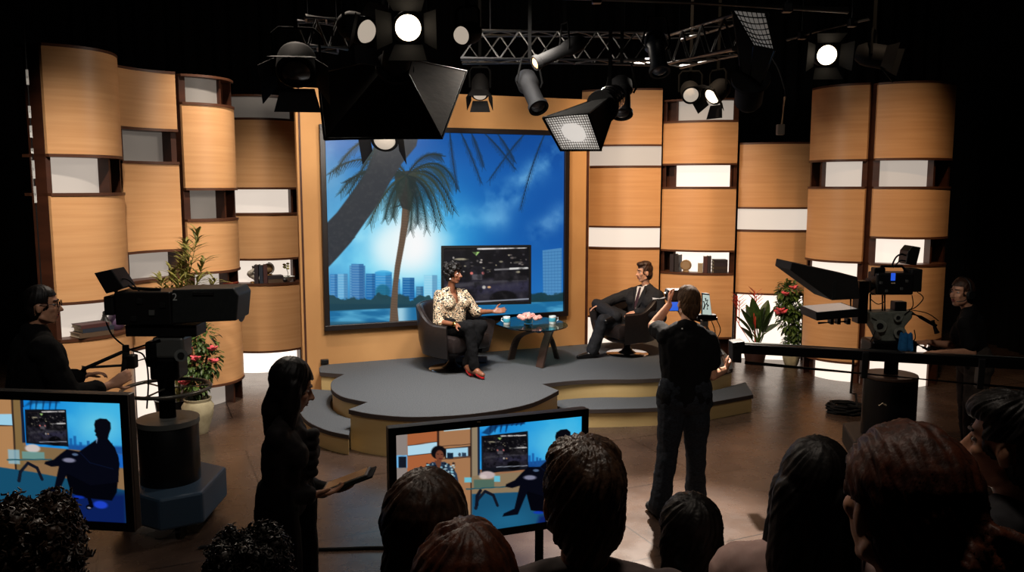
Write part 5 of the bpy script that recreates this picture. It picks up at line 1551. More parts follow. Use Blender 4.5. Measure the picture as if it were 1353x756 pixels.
# ------------------------------------------------------------------ audience
m_bench = M('bleacher_black', (14, 14, 15), .8)
for k, (y0, y1, z) in enumerate(((2.12, 2.75, .66), (1.55, 2.12, .98), (.7, 1.55, 1.17))):
    mb = MB(); mb.box((0, (y0 + y1) / 2, z / 2), (5.2, y1 - y0 - .004, z))
    o = mb.build('bleacher_step', m_bench, bevel=.01); tag(o, kind='structure')
def audience(label, u, v, Y, face, hm, hairfn, shirt, tier, kind='short', skin=None, up=V((0, 0, 1)), bodyf=None, k=1.0, w=1.0, amp=.005, facecut=None, vox=.0045, collar=None, freq=13, crown=V((0, -.03, .1)), shv=0, earm=None):
    J = {}; h = at(u, v, Y); f = V(face).normalized(); bf = V(bodyf or (face[0] * .4, max(.6, face[1]), 0)).normalized()
    sd = V((bf.y, -bf.x, 0))
    J['head'] = h; J['face'] = f; J['up'] = up
    J['neck'] = h + V((0, -.0, -.165 * k)) - f * .03
    for s, q in (('A', -1), ('B', 1)):
        J['sh' + s] = J['neck'] + sd * q * .185 * w + V((0, 0, -.055 - shv))
        J['hip' + s] = V((h.x, h.y, 0)) + sd * q * .1 - bf * .06 + V((0, 0, tier + .12))
        J['kn' + s] = J['hip' + s] + bf * .42 + sd * q * .05
        J['an' + s] = J['kn' + s] + V((0, 0, -.28)) + bf * .02
        J['to' + s] = J['an' + s] + bf * .15
        J['el' + s] = J['sh' + s].lerp(J['hip' + s], .62) + sd * q * .07 + bf * .02
        J['wr' + s] = J['kn' + s].lerp(J['hip' + s], .45) + V((0, 0, .1)) - sd * q * .04
    r = thing('person', label, 'person', V((h.x, h.y, tier)), None)
    body(r, J, skin or m_skinl, .0065, w, k=k, hands={'A': (bf, V((0, 0, -1)), 1, .3), 'B': (bf, V((0, 0, -1)), -1, .3)}, feet=False)
    face_parts(r, h, f, up, m_lip, k, hm)
    hr = hair(r, h, f, up, hm, kind, 1.06 * k, vox, amp, hairfn, face=facecut, freq=freq, crown=crown)
    if hairfn is curlyhair:
        rg_ = random.Random(int(u)); mbc = MB(); vs_ = hr.data.vertices; o_ = parent_loc(hr)
        for q in range(1100):
            vv = vs_[rg_.randrange(len(vs_))]; n_ = vv.normal; p_ = vv.co + o_
            e1 = n_.orthogonal().normalized(); e2 = n_.cross(e1); ph = rg_.uniform(0, 6.28); rr = rg_.uniform(.006, .011); L_ = rg_.uniform(.012, .028)
            mbc.tube([p_ + n_ * (L_ * t / 6 - .003) + (e1 * math.cos(ph + t * 1.15) + e2 * math.sin(ph + t * 1.15)) * rr for t in range(7)], [.0032, .0035, .0035, .0033, .003, .0025, .0015], 4)
        mbc.build('curls', hm, hr, smooth=True, fix=False)
    top_wear(r, 'shirt', J, shirt, .94, .02, .011, w, a=.006)
    trousers(r, J, m_blk, .02, .013, w)
    x, ff, uu = frame(bf)
    if collar:
        mb = MB(); mb.lathe([(.062, -.035), (.076, -.03), (.07, .028), (.058, .03)], J['neck'] + V((0, 0, .0)), 28); mb.build('collar', collar, r, smooth=True)
    return r, J
def fullhair(mb, P, R, k):
    mb.ell(P(0, -.03, .03), (.09 * k, .1 * k, .1 * k), R); mb.ell(P(0, -.045, -.06), (.084 * k, .065 * k, .08 * k), R)
def shorthair(mb, P, R, k):
    mb.ell(P(0, .01, .085), (.078 * k, .085 * k, .05 * k), R); mb.rc(P(0, -.06, -.02), P(0, -.055, -.085), .055 * k, .042 * k)
def bobhair(mb, P, R, k):
    mb.ell(P(0, -.01, .04), (.094 * k, .105 * k, .1 * k), R)
    for s in (-1, 1): mb.rc(P(.06 * s, -.02, .0), P(.062 * s, -.03, -.09), .04 * k, .035 * k)
    mb.rc(P(0, -.06, 0), P(0, -.06, -.11), .06 * k, .045 * k)
def straight(mb, P, R, k):
    mb.ell(P(0, -.02, .03), (.088 * k, .1 * k, .1 * k), R)
    for s in (-1, 0, 1):
        mb.rc(P(.045 * s, -.06, .0), P(.05 * s, -.085, -.16), .055 * k, .06 * k); mb.rc(P(.05 * s, -.085, -.16), P(.05 * s, -.09, -.4), .06 * k, .045 * k)
    for s in (-1, 1): mb.rc(P(.07 * s, -.01, .0), P(.078 * s, -.03, -.14), .035 * k, .042 * k)
def curlyhair(mb, P, R, k):
    mb.ell(P(0, -.02, .025), (.09 * k, .1 * k, .1 * k), R)
    for s in range(46):
        a = s * 2.4; z = -.06 + .19 * (s / 46); rr = .09 * math.sqrt(max(.05, 1 - ((z - .02) / .15) ** 2))
        mb.ell(P(math.cos(a) * rr, -.02 + math.sin(a) * rr * 1.1, z), .03 * k, None, 8, 6)
def updo(mb, P, R, k):
    mb.ell(P(0, -.02, .03), (.092 * k, .108 * k, .1 * k), R)
    mb.rc(P(0, -.07, .0), P(.025, -.11, -.03), .075 * k, .05 * k)
    c = P(.035, -.135, -.045)
    mb.ell(c, (.042 * k, .036 * k, .042 * k), R)
    for s in range(7):
        a = s * .9; b_ = a + 1.9
        mb.tube([c + (R @ V((.05 * math.cos(t), -.018 * math.sin(t * 2 + s), .05 * math.sin(t)))) * k for t in (a, a + .5, a + 1.0, a + 1.5, b_)], [.012, .017, .019, .017, .012], 8)
    mb.rc(P(0, -.03, -.05), P(0, -.07, -.1), .06 * k, .045 * k)
m_grsh = MN('grey_brown_shirt', (74, 62, 62), (86, 74, 72), (40, 40, 40), .85)
m_ltbl = MN('light_blue_shirt', (140, 160, 172), (154, 172, 184), (40, 40, 40), .85)
m_pink = MN('pale_pink_shirt', (206, 172, 164), (216, 184, 176), (40, 40, 40), .85)
m_dksh = MN('dark_grey_shirt', (36, 36, 40), (46, 46, 50), (40, 40, 40), .85)
m_cur = MN('curly_brown_hair', (30, 20, 14), (56, 38, 26), (30, 30, 30), .45, 5, .4, .5)
nf = lambda a, b_, h: b_ > .055 and h < .055
audience('curly-haired spectator in the near left corner, in front of the cut-off monitor', 44, 744, 1.95, (.1, 1, -.05), m_cur, curlyhair, m_blk, .98, 'curly', amp=-.003, facecut=nf, vox=.005)
audience('spectator with short dark curls seated below the standing woman with the tablet', 334, 772, 2.3, (.1, 1, 0), m_hairbl, curlyhair, m_blk, .66, 'curly', amp=-.003, facecut=nf, vox=.0055, k=.98)
audience('dark-haired spectator with a thinning crown, in front of the middle monitor\'s left side', 566, 700, 1.74, (.2, 1, -.05), m_hairb, fullhair, m_blk, .98, 'full', facecut=nf, freq=11)
audience('auburn-haired spectator lowest at the bottom edge, before the middle monitor', 616, 786, 1.4, (.05, 1, -.1), m_hairr, fullhair, m_blk, 1.17, 'full', facecut=nf, freq=9, amp=.006, k=1.0)
audience('short-haired brunet man in a grey-brown collared shirt, before the middle monitor\'s right end', 772, 663, 1.86, (-.02, 1, -.1), MN('swirled_brown_hair', (44, 29, 20), (84, 60, 44), (70, 70, 20), .4, 5, .3, .5), shorthair, m_grsh, .98, 'short', collar=m_grsh, amp=.007, freq=17, k=1.08, w=1.06)
audience('dark-haired child in a light blue collared shirt below the cameraman\'s feet', 911, 709, 2.36, (-.12, 1, -.05), m_hairbl, bobhair, m_ltbl, .66, 'full', collar=m_ltbl, facecut=nf, k=.92, w=.85)
audience('spectator with long straight black hair, left of the auburn updo, in a pale pink top', 1078, 645, 2.05, (.35, 1, 0), m_hairbl, straight, m_pink, .98, 'long', facecut=nf, amp=.003)
audience('woman with an auburn updo and bun, nearest on the right, face turned away left', 1190, 668, 1.3, (-.25, .97, .0), m_hairr, updo, m_dksh, 1.17, 'updo', amp=.005, freq=15, crown=V((.04, -.14, -.05)), bodyf=(-.35, .9, 0), k=1.02, w=.92,
         facecut=lambda a, b_, h: (b_ > .03 and h < .058) or (abs(a) > .062 and -.06 < h < .015 and b_ > -.03))
audience('dark-haired man in a dark grey shirt, profile to the left, at the right edge', 1332, 588, 2.1, (-.74, .67, -.02), m_hairbl, shorthair, m_dksh, .98, 'short', bodyf=(-.5, .85, 0), collar=m_dksh, k=1.02)
# ------------------------------------------------------------------ monitors
nrm = lambda a: V(a).normalized()
mc = thing('monitor', 'flat monitor in the middle, split picture of the woman and the man, among the audience', 'monitor', V((-.1, 4.55, 0)))
q = [at(513, 566, 4.3), at(778, 541, 4.7)]
q[0].z = q[1].z = 1.255
q += [q[1] - V((0, 0, .69)), q[0] - V((0, 0, .69))]
m_scr = screen_mat('monitor_screen', .8, .25)
e1, e2, nn = screen_set(mc, q, .042, 'm', [(90, 155), (897, 78), (890, 520), (95, 640)], 250, 150, draw_centre, m_scr, .07)
def monitor_stand(root, q, nn):
    c = (q[2] + q[3]) / 2 + nn * .05; e = (q[1] - q[0]).normalized()
    for s in (-1, 1):
        p = c + e * s * .3
        mb = MB(); mb.cone(V((p.x, p.y, .04)), V((p.x, p.y, c.z + .15)), .025, .025, 14); mb.build('stand_post', m_blackm, root, smooth=True)
        mb = MB(); mb.box((p.x, p.y, .025), (.07, .62, .045), Matrix((e, nn, V((0, 0, 1)))).transposed()); mb.build('foot', m_blackm, root, bevel=.006)
    mb = MB(); a, b_ = c - e * .3, c + e * .3; mb.cone(V((a.x, a.y, .3)), V((b_.x, b_.y, .3)), .018, .018, 12); mb.build('cross_bar', m_blackm, root, smooth=True)
monitor_stand(mc, q, nn)
mb = MB(); p = q[0].lerp(q[1], .43); mb.box(p + V((0, 0, -.012)) - nn * .001, (.02, .006, .006)); mb.build('indicator', M('pale_lamp', (200, 180, 150), .4), mc)
ms = thing('monitor', 'flat monitor cut by the left edge, showing the seated man against blue', 'monitor', V((-2.5, 4.2, 0)))
q = [at(-160, 521, 4.32), at(168, 521, 4.15)]
q[0].z = q[1].z = 1.475
q += [q[1] - V((0, 0, .73)), q[0] - V((0, 0, .73))]
e1, e2, nn = screen_set(ms, q, .045, 'm', [(-470, 62), (455, 98), (470, 556), (-470, 600)], 330, 170, draw_side, m_scr, .07)
monitor_stand(ms, q, nn)
# ------------------------------------------------------------------ left pedestal camera
Y = 5.95
m_cas = MN('camera_grey_black', (22, 25, 25), (28, 31, 31), (30, 30, 30), .5)
cl = thing('studio_camera', 'large pedestal studio camera marked 2 on the left, with long box lens', 'camera', on(224, 706, 0))
def pbox(root, name, m, u0, v0, u1, v1, Y, d, bevel=.008, R=None):
    a, b_ = at(u0, v0, Y), at(u1, v1, Y)
    mb = MB(); mb.box(((a.x + b_.x) / 2, Y + d / 2, (a.z + b_.z) / 2), (abs(b_.x - a.x), d, abs(a.z - b_.z)), R)
    return mb.build(name, m, root, bevel=bevel)
pr = [at(227, 383, Y), at(309, 381, Y), at(315, 390, Y), at(312, 424, Y), at(227, 428, Y)]
mb = MB(); mb.slab(pr, V((0, 1, 0)), .3); lens = mb.build('lens_housing', m_cas, cl, bevel=.01)
pbox(lens, 'carry_handle', m_rubber, 254, 386, 282, 390.5, Y - .012, .012, .003)
mb = MB(); mb.cone(at(311.5, 405, Y + .15), at(319, 405, Y + .15), .105, .115, 24); mb.build('lens_hood', m_black, cl, smooth=True)
pbox(cl, 'camera_body', m_black, 150, 386, 227, 430, Y + .02, .26, .012)
pbox(cl, 'rear_panel', m_rubber, 136, 392, 150, 417, Y + .05, .2, .01)
pbox(cl, 'handle_bracket', m_black, 165, 430, 260, 445, Y + .05, .2, .006)
for u, v in ((180, 395), (196, 410), (210, 400), (172, 418)):
    pbox(cl, 'connector', m_grey if v == 410 else m_rubber, u, v, u + 8, v + 7, Y + .008, .012, .003)
cu = bpy.data.curves.new('digit', 'FONT'); cu.body = '2'; cu.size = .075; cu.extrude = .001; cu.align_x = 'CENTER'
to = bpy.data.objects.new('t', cu); C.objects.link(to)
dg = bpy.context.evaluated_depsgraph_get(); nm = bpy.data.meshes.new_from_object(to.evaluated_get(dg)); bpy.data.objects.remove(to)
p = at(231, 397, Y - .003); nm.transform(Matrix.Translation(p - parent_loc(cl)) @ Matrix.Rotation(PI / 2, 4, 'X'))
nm.materials.clear(); nm.materials.append(M('pale_marking', (170, 172, 170), .6)); dgo = bpy.data.objects.new('number_marking', nm); C.objects.link(dgo); dgo.parent = cl
vf = [at(124, 361, Y), at(147, 356, Y), at(163, 380, Y), at(140, 388.5, Y)]
mb = MB(); mb.slab(vf, V((0, 1, 0)), .2); vfo = mb.build('viewfinder', m_black, cl, bevel=.006)
ax = (vf[3] - vf[0]).normalized(); nx = V((-ax.z, 0, ax.x)); nx = nx if nx.x < 0 else -nx
mb = MB(); c = (vf[0] + vf[3]) / 2 + V((0, .1, 0)) + nx * .002
mb.box(c, (.004, .16, .13), Matrix((nx, V((0, 1, 0)), ax)).transposed()); mb.build('screen', M('dim_screen', (14, 16, 24), .15, emit=(40, 44, 70), es=.25), vfo)
mb = MB(); mb.tube([at(152, 386, Y + .1), at(165, 374, Y + .1), at(176, 381, Y + .1), at(212, 383, Y + .1)], .012, 8); mb.build('viewfinder_arm', m_blackm, cl, smooth=True)
mb = MB(); mb.tube(catmull([tuple(at(a, b_, Y + .06)) for a, b_ in ((150, 378), (160, 369), (172, 372), (190, 392))], 6), .005, 6); mb.build('cable', m_rubber, cl)
mb = MB(); mb.tube(catmull([tuple(at(a, b_, Y - .02)) for a, b_ in ((140, 425), (150, 445), (172, 462), (190, 470), (196, 500), (194, 540))], 6), .006, 6); mb.build('cable', m_rubber, cl, smooth=True)
pbox(cl, 'pan_head', m_grey, 200, 446, 243, 474, Y + .06, .18, .02)
pbox(cl, 'pan_base', m_blackm, 196, 474, 236, 503, Y + .06, .2, .02)
mb = MB(); mb.cone(at(239, 470, Y - .02), at(239, 470, Y + .1), .046, .046, 24); mb.build('tension_knob', m_grey, cl, smooth=True)
mb = MB(); mb.cone(at(239, 470, Y - .03), at(239, 470, Y + .0), .024, .024, 20); mb.build('knob_centre', m_rubber, cl, smooth=True)
pbox(cl, 'counterbalance', m_blackm, 190, 452, 205, 486, Y + .02, .26, .02)
for k, (pts, r_) in enumerate((([(212, 450), (160, 466), (110, 488)], .013), ([(206, 470), (160, 483), (108, 486)], .009))):
    mb = MB(); mb.tube([at(a, b_, Y - .1 - .12 * i) for i, (a, b_) in enumerate(pts)], r_, 10); mb.build('pan_bar', m_blackm, cl, smooth=True)
for (a, b_) in (((166, 456), (163, 496)), ((112, 484), (104, 500))):
    mb = MB(); mb.tube([at(a[0], a[1], Y - .3), at((a[0] + b_[0]) / 2 + 2, (a[1] + b_[1]) / 2, Y - .31), at(b_[0], b_[1], Y - .32)], [.022, .026, .02], 12); mb.build('grip', m_rubber, cl, smooth=True)
pbox(cl, 'zoom_control', m_black, 160, 470, 178, 488, Y - .33, .07, .012)
rc_ = at(220, 513, Y + .12)
mb = MB(); mb.tube([rc_ + V((math.cos(a) * .31, math.sin(a) * .31, 0)) for a in [2 * PI * i / 40 for i in range(41)]], .014, 10, caps=False)
for k in range(3):
    a = k * 2 * PI / 3 + .4; mb.tube([rc_, rc_ + V((math.cos(a) * .31, math.sin(a) * .31, 0))], .009, 8)
mb.build('steering_ring', M('ring_grey', (92, 88, 80), .35, .5), cl, smooth=True)
cx = rc_.x; cy = Y + .12
mb = MB(); mb.cone((cx, cy, at(220, 560, cy).z), (cx, cy, at(220, 500, cy).z), .062, .062, 28); mb.build('column', m_chrome if False else M('dark_chrome', (60, 60, 66), .15, 1), cl, smooth=True)
zt_ = at(222, 552, cy).z
mb = MB(); mb.lathe([(0, .3), (.215, .3), (.215, zt_ - .04), (.2, zt_ - .02), (.2, zt_), (0, zt_)], (cx, cy, 0), 36); mb.build('pedestal', M('pedestal_black', (13, 14, 16), .3, .3), cl, smooth=True)
mb = MB(); mb.lathe([(.2, zt_ - .045), (.222, zt_ - .04), (.222, zt_ - .0), (.2, zt_ + .004)], (cx, cy, 0), 36); mb.build('collar', m_grey, cl, smooth=True)
m_skirt = M('blue_grey_skirt', (52, 70, 88), .35, .2)
tri = []
for k in range(3):
    a = -PI / 2 + k * 2 * PI / 3 + .55
    for da in (-.35, .35): tri.append((cx + .43 * math.cos(a + da), cy + .43 * math.sin(a + da)))
mb = MB(); mb.prism(tri, .1, .34); mb.build('base_skirt', m_skirt, cl, bevel=.02)
mb = MB(); mb.prism([(cx + (x - cx) * .7, cy + (y - cy) * .7) for x, y in tri], .06, .12); mb.build('base_plate', m_blackm, cl)
for k in range(3):
    a = -PI / 2 + k * 2 * PI / 3 + .55; c = V((cx + .34 * math.cos(a), cy + .34 * math.sin(a), .06))
    mb = MB(); mb.cone(c - V((.02, 0, 0)), c + V((.02, 0, 0)), .06, .06, 20); mb.build('wheel', m_rubber, cl, smooth=True)
# ------------------------------------------------------------------ right prompter camera
Y = 7.35
cr_ = thing('studio_camera', 'pedestal camera with large black prompter hood on the right', 'camera', on(1177, 612, 0))
hd = [(1046, 347), (1133, 366), (1137, 395), (1099, 397), (1044, 357)]
mb = MB(); mb.slab([at(a, b_, Y - .2) for a, b_ in hd], V((0, 1, 0)), .42); hood = mb.build('prompter_hood', MN('hood_cloth', (14, 13, 13), (20, 19, 18), (20, 20, 20), .8), cr_, bevel=.006)
mb = MB(); mb.slab([at(a, b_, Y - .21) for a, b_ in ((1102, 372), (1106, 372), (1103, 396), (1099, 396))], V((0, 1, 0)), .012); mb.build('seam', m_cas, hood)
a0, b0 = at(1135, 412, Y), at(1078, 415, Y)
pm = [at(1078, 413, Y - .2), at(1136, 408, Y - .2), at(1136, 419, Y - .2), at(1079, 424, Y - .2)]
mb = MB(); mb.slab(pm, V((0, 1, 0)), .4); pmo = mb.build('prompter_monitor', m_black, cr_, bevel=.006)
mb = MB(); pt = [at(1080, 413, Y - .19), at(1134, 408.5, Y - .19)]
mb.slab([pt[0] + V((0, 0, .001)), pt[1] + V((0, 0, .001)), pt[1] + V((0, .38, .001)), pt[0] + V((0, .38, .001))], V((0, 0, 1)), .003); mb.build('screen', M('lit_prompter', (40, 40, 42), .15, emit=(190, 184, 176), es=.5), pmo)
mb = MB(); mb.tube([at(1081, 427, Y - .1), at(1122, 424.5, Y - .1)], .01, 8); mb.build('rail', m_blackm, cr_)
for u in (1098, 1107, 1120):
    pbox(cr_, 'rail_clamp', m_blackm, u, 421, u + 4, 429, Y - .14, .08, .003)
pbox(cr_, 'mount_bracket', m_blackm, 1136, 372, 1146, 428, Y - .02, .14, .006)
for u in (1124, 1150, 1166, 1169):
    mb = MB(); mb.cone(at(u, 388, Y + .02), at(u, 412, Y + .02), .009, .009, 8); mb.build('support_rod', m_blackm, cr_)
mb = MB(); mb.cone(at(1146, 378, Y + .05), at(1160, 378, Y + .05), .075, .07, 24); mb.build('lens', m_black, cr_, smooth=True)
mb = MB(); mb.cone(at(1153, 378, Y + .05), at(1156, 378, Y + .05), .082, .082, 24); mb.build('focus_ring', m_rubber, cr_, smooth=True)
pbox(cr_, 'camera_body', m_black, 1159, 361, 1207, 390, Y - .04, .2, .015)
pbox(cr_, 'battery', m_rubber, 1205, 356, 1218, 386, Y - .03, .17, .01)
pbox(cr_, 'top_handle', m_blackm, 1156, 354, 1170, 366, Y + .0, .09, .01)
mb = MB(); mb.tube([at(1160, 362, Y + .05), at(1164, 352, Y + .05), at(1192, 352, Y + .05), at(1198, 360, Y + .05)], .012, 8); mb.build('carry_handle', m_blackm, cr_, smooth=True)
pbox(cr_, 'blue_display', M('blue_lit_panel', (10, 16, 40), .3, emit=(40, 90, 220), es=.9), 1178, 361, 1183, 371, Y - .048, .01, .002)
pbox(cr_, 'button_row', M('pale_lamp', (200, 180, 150)), 1178, 373.5, 1183, 375, Y - .046, .008, .001)
for u, v in ((1163, 372), (1190, 380), (1197, 370), (1170, 383)):
    pbox(cr_, 'knob', m_grey, u, v, u + 3.5, v + 3.5, Y - .052, .014, .003)
vq = [at(1200, 332, Y - .02), at(1206, 325, Y - .02), at(1217, 327, Y - .02), at(1211, 351, Y - .02), at(1197, 349, Y - .02)]
mb = MB(); mb.slab(vq, V((0, 1, 0)), .16); mb.build('viewfinder', m_black, cr_, bevel=.006)
mb = MB(); mb.tube(catmull([tuple(at(a, b_, Y + .02)) for a, b_ in ((1178, 352), (1184, 340), (1192, 336), (1200, 340))], 6), .008, 8)
mb.tube(catmull([tuple(at(a, b_, Y + .0)) for a, b_ in ((1180, 354), (1189, 345), (1196, 345))], 6), .006, 8); mb.build('viewfinder_arm', m_blackm, cr_, smooth=True)
pbox(cr_, 'control_box', m_black, 1183, 399, 1198, 411, Y - .03, .1, .006)
hp = [at(a, b_, Y - .05) for a, b_ in ((1150, 413), (1207, 411), (1206, 420), (1196, 432), (1200, 452), (1166, 453), (1160, 440), (1150, 424))]
m_hgrey = MN('worn_grey_paint', (96, 100, 92), (118, 122, 112), (20, 20, 20), .5)
mb = MB(); mb.slab(hp, V((0, 1, 0)), .18); mb.build('pan_head', m_hgrey, cr_, bevel=.012)
for u, v, r_ in ((1163, 431, .055), (1187, 420, .035), (1189, 440, .05)):
    mb = MB(); mb.cone(at(u, v, Y - .09), at(u, v, Y - .03), r_, r_ * 1.1, 24); kb = mb.build('tension_knob', m_hgrey, cr_, smooth=True)
    mb = MB(); mb.cone(at(u, v, Y - .1), at(u, v, Y - .085), r_ * .5, r_ * .5, 16); mb.build('knob_centre', m_blackm, kb, smooth=True)
pbox(cr_, 'head_base', m_blackm, 1152, 451, 1212, 470, Y - .08, .24, .02)
mb = MB(); mb.tube([at(1205, 414, Y - .05), at(1216, 419, Y - .06), at(1237, 431, Y - .08)], .016, 10); pbar = mb.build('pan_bar', m_blackm, cr_, smooth=True)
mb = MB(); mb.tube([at(1232, 424, Y - .08), at(1238, 440, Y - .08)], [.02, .024], 10); mb.build('grip', m_rubber, pbar, smooth=True)
mb = MB(); mb.tube([at(1205, 452, Y - .12), at(1226, 462, Y - .2), at(1243, 470, Y - .26)], .014, 10); pbar = mb.build('pan_bar', m_blackm, cr_, smooth=True)
mb = MB(); mb.tube([at(1225, 460, Y - .2), at(1244, 471, Y - .27)], .022, 10); mb.build('grip', m_rubber, pbar, smooth=True)
for pts in (((1205, 390), (1206, 405), (1195, 416)), ((1212, 386), (1220, 394), (1210, 406), (1201, 409)), ((1150, 395), (1160, 402), (1170, 398)), ((1200, 409), (1225, 414), (1240, 424)), ((1152, 420), (1160, 428), (1150, 452)), ((1208, 436), (1209, 448), (1200, 455))):
    mb = MB(); mb.tube(catmull([tuple(at(a, b_, Y - .06)) for a, b_ in pts], 6), .0045, 6); mb.build('cable', m_rubber, cr_, smooth=True)
ct = at(1177, 494, Y)
mb = MB(); mb.cone((ct.x, Y, ct.z - .02), (ct.x, Y, at(1177, 470, Y).z), .062, .062, 24); mb.build('column', M('dark_chrome', (60, 60, 66)), cr_, smooth=True)
mb = MB(); mb.lathe([(0, 0), (.228, 0), (.232, .012), (.226, .03), (0, .03)], (ct.x, Y, ct.z - .03), 36); mb.build('top_plate', M('worn_brown_plate', (58, 40, 30), .4, .3), cr_, smooth=True)
mb = MB(); mb.lathe([(0, .28), (.228, .28), (.228, ct.z - .035), (0, ct.z - .035)], (ct.x, Y, 0), 36); mb.build('pedestal', M('pedestal_black', (13, 14, 16)), cr_, smooth=True)
mb = MB(); mb.tube([at(1161, 536, Y - .235), at(1166, 533, Y - .245), at(1171, 536, Y - .235)], .006, 8); mb.build('latch', M('pale_lamp', (200, 180, 150)), cr_, smooth=True)
tri = []
for k in range(3):
    a = -PI / 2 + k * 2 * PI / 3 - .75
    for da in (-.3, .3): tri.append((ct.x + .46 * math.cos(a + da), Y + .46 * math.sin(a + da)))
mb = MB(); mb.prism(tri, .1, .3); mb.build('base_skirt', m_cas, cr_, bevel=.02)
for k in range(3):
    a = -PI / 2 + k * 2 * PI / 3 - .75; c = V((ct.x + .38 * math.cos(a), Y + .38 * math.sin(a), .06))
    mb = MB(); mb.cone(c - V((.02, 0, 0)), c + V((.02, 0, 0)), .06, .06, 20); mb.build('wheel', m_rubber, cr_, smooth=True)
cq = at(1197, 452, Y - .13)
mb = MB()
for k in range(8):
    mb.rc(cq + V((-.045 + .013 * k, .01 * math.sin(k * 1.9), .075 - .01 * (k % 3))), cq + V((-.05 + .014 * k, .012 * math.cos(k * 1.3), -.06 - .012 * (k % 2))), .014, .017, 8)
o = blob(mb, 'blue_cloth', MN('blue_cloth', (22, 92, 150), (30, 110, 170), (40, 40, 40), .8), None, .006, 3); tag(o, 'bright blue cloth draped on the prompter camera head', 'cloth')
# coil of cable on the floor
rng = random.Random(9)
cc = on(1118, 545, 0)
pts = []
for k in range(90):
    a = k * .55; rr = .17 + .035 * math.sin(k * 1.3)
    pts.append(cc + V((math.cos(a) * rr * 1.1, math.sin(a) * rr * .9, .014 + .011 * (k // 11) + .004 * math.sin(k * 2.1))))
pts += [cc + V((.12, .05, .2)), at(1124, 520, cc.y + .06), at(1128, 470, cc.y + .1), at(1150, 462, Y - .1)]
mb = MB(); mb.tube(pts, .013, 8); tag(mb.build('cable_coil', m_rubber, smooth=True), 'coil of black cable on the floor left of the right pedestal', 'cable')
# floor cable near the tablet woman
mb = MB(); mb.tube(catmull([tuple(on(a, b_, 0) + V((0, 0, .012))) for a, b_ in ((262, 726), (300, 722), (350, 727), (430, 728), (500, 726), (560, 728), (640, 740))], 8), .012, 8); tag(mb.build('floor_cable', m_rubber, smooth=True), 'black cable lying across the floor behind the tablet woman', 'cable')
# ------------------------------------------------------------------ crane arm
Yj = 6.95
jb = thing('camera_crane', 'long black crane arm with twin rails crossing before the right camera', 'camera crane', V((at(1430, 480, 6.5).x, 6.45, 0)))
P0, P1 = at(974, 460, Yj), at(1440, 486, 6.45)
dv = (P1 - P0).normalized(); sdv = V((-dv.y, dv.x, 0)).normalized(); upv = sdv.cross(dv) * -1
if upv.z < 0: upv = -upv
Rj = Matrix((dv, sdv, upv)).transposed()
mb = MB(); mb.box((P0 + P1) / 2, ((P1 - P0).length, .07, .082), Rj); mb.build('main_beam', m_blackm, jb, bevel=.006)
Q0, Q1 = at(984, 479, Yj - .03), at(1440, 522, 6.42)
mb = MB(); mb.cone(Q0, Q1, .016, .016, 12); mb.build('lower_rail', m_blackm, jb, smooth=True)
mb = MB(); mb.cone(P0 + upv * .05, P1 + upv * .05, .008, .008, 8); mb.build('top_cable', m_grey, jb, smooth=True)
mb = MB(); mb.slab([at(a, b_, Yj - .07) for a, b_ in ((968, 453), (984, 451), (985, 462), (980, 466), (980, 480), (968, 479))], V((0, 1, 0)), .14); nb_ = mb.build('nose_bracket', m_black, jb, bevel=.006)
for u, v in ((973, 458), (978, 475)):
    mb = MB(); mb.cone(at(u, v, Yj - .085), at(u, v, Yj - .068), .012, .012, 10); mb.build('bolt', m_chrome, nb_)
for u in (1146, 1300):
    k = (u - 974) / 466; p = P0.lerp(P1, k); q_ = Q0.lerp(Q1, k)
    mb = MB(); mb.box((p + q_) / 2, (.05, .085, (p - q_).length + .06), Rj); mb.build('rail_clamp', m_black, jb, bevel=.005)
pc = V((P1.x - .02, P1.y, 0))
mb = MB(); mb.cone(pc + V((0, 0, .06)), pc + V((0, 0, P1.z - .03)), .06, .05, 20); mb.build('post', m_blackm, jb, smooth=True)
mb = MB(); mb.lathe([(0, 0), (.4, 0), (.4, .03), (.1, .07), (0, .07)], pc, 28); mb.build('base', m_blackm, jb, smooth=True)
# ------------------------------------------------------------------ hand-held rig of the cameraman
Yh_ = Yc + .42
rg = thing('camera_rig', 'hand-held camera rig with blue screen and pale side monitor, held by the cameraman', 'camera', at(905, 430, Yh_))
pbox(rg, 'camera_body', m_black, 882, 383, 902, 399, Yh_ - .02, .12, .012)
mb = MB(); mb.cone(at(880, 389, Yh_ + .05), at(888, 387, Yh_ + .02), .03, .03, 18); mb.build('microphone_mount', m_blackm, rg, smooth=True)
mb = MB(); mb.cone(at(862, 396, Yh_ + .06), at(882, 393.5, Yh_ + .06), .016, .016, 14); mb.build('microphone', M('foam_grey', (60, 56, 54), .9), rg, smooth=True)
mb = MB(); mb.cone(at(892, 391, Yh_ + .1), at(892, 390, Yh_ + .26), .036, .042, 20); mb.build('lens', m_black, rg, smooth=True)
sc_ = [at(883, 399.5, Yh_ - .03), at(896, 399, Yh_ - .03), at(896, 410.5, Yh_ - .03), at(883, 410.5, Yh_ - .03)]
mb = MB(); mb.slab([sc_[0] + V((-.006, 0, .006)), sc_[1] + V((.006, 0, .006)), sc_[2] + V((.006, 0, -.006)), sc_[3] + V((-.006, 0, -.006))], V((0, 1, 0)), .014); fl = mb.build('flip_screen', m_black, rg, bevel=.002)
mb = MB(); mb.slab([p - V((0, .002, 0)) for p in sc_], V((0, 1, 0)), .002); mb.build('screen', M('blue_flip_screen', (10, 16, 40), .3, emit=(36, 96, 214), es=1.0), fl)
mb = MB(); mb.tube([at(886, 399, Yh_ + .08), at(900, 416, Yh_ + .08), at(925, 424, Yh_ + .06), at(948, 421, Yh_ + .04)], .013, 10); mb.build('cross_bar', m_blackm, rg, smooth=True)
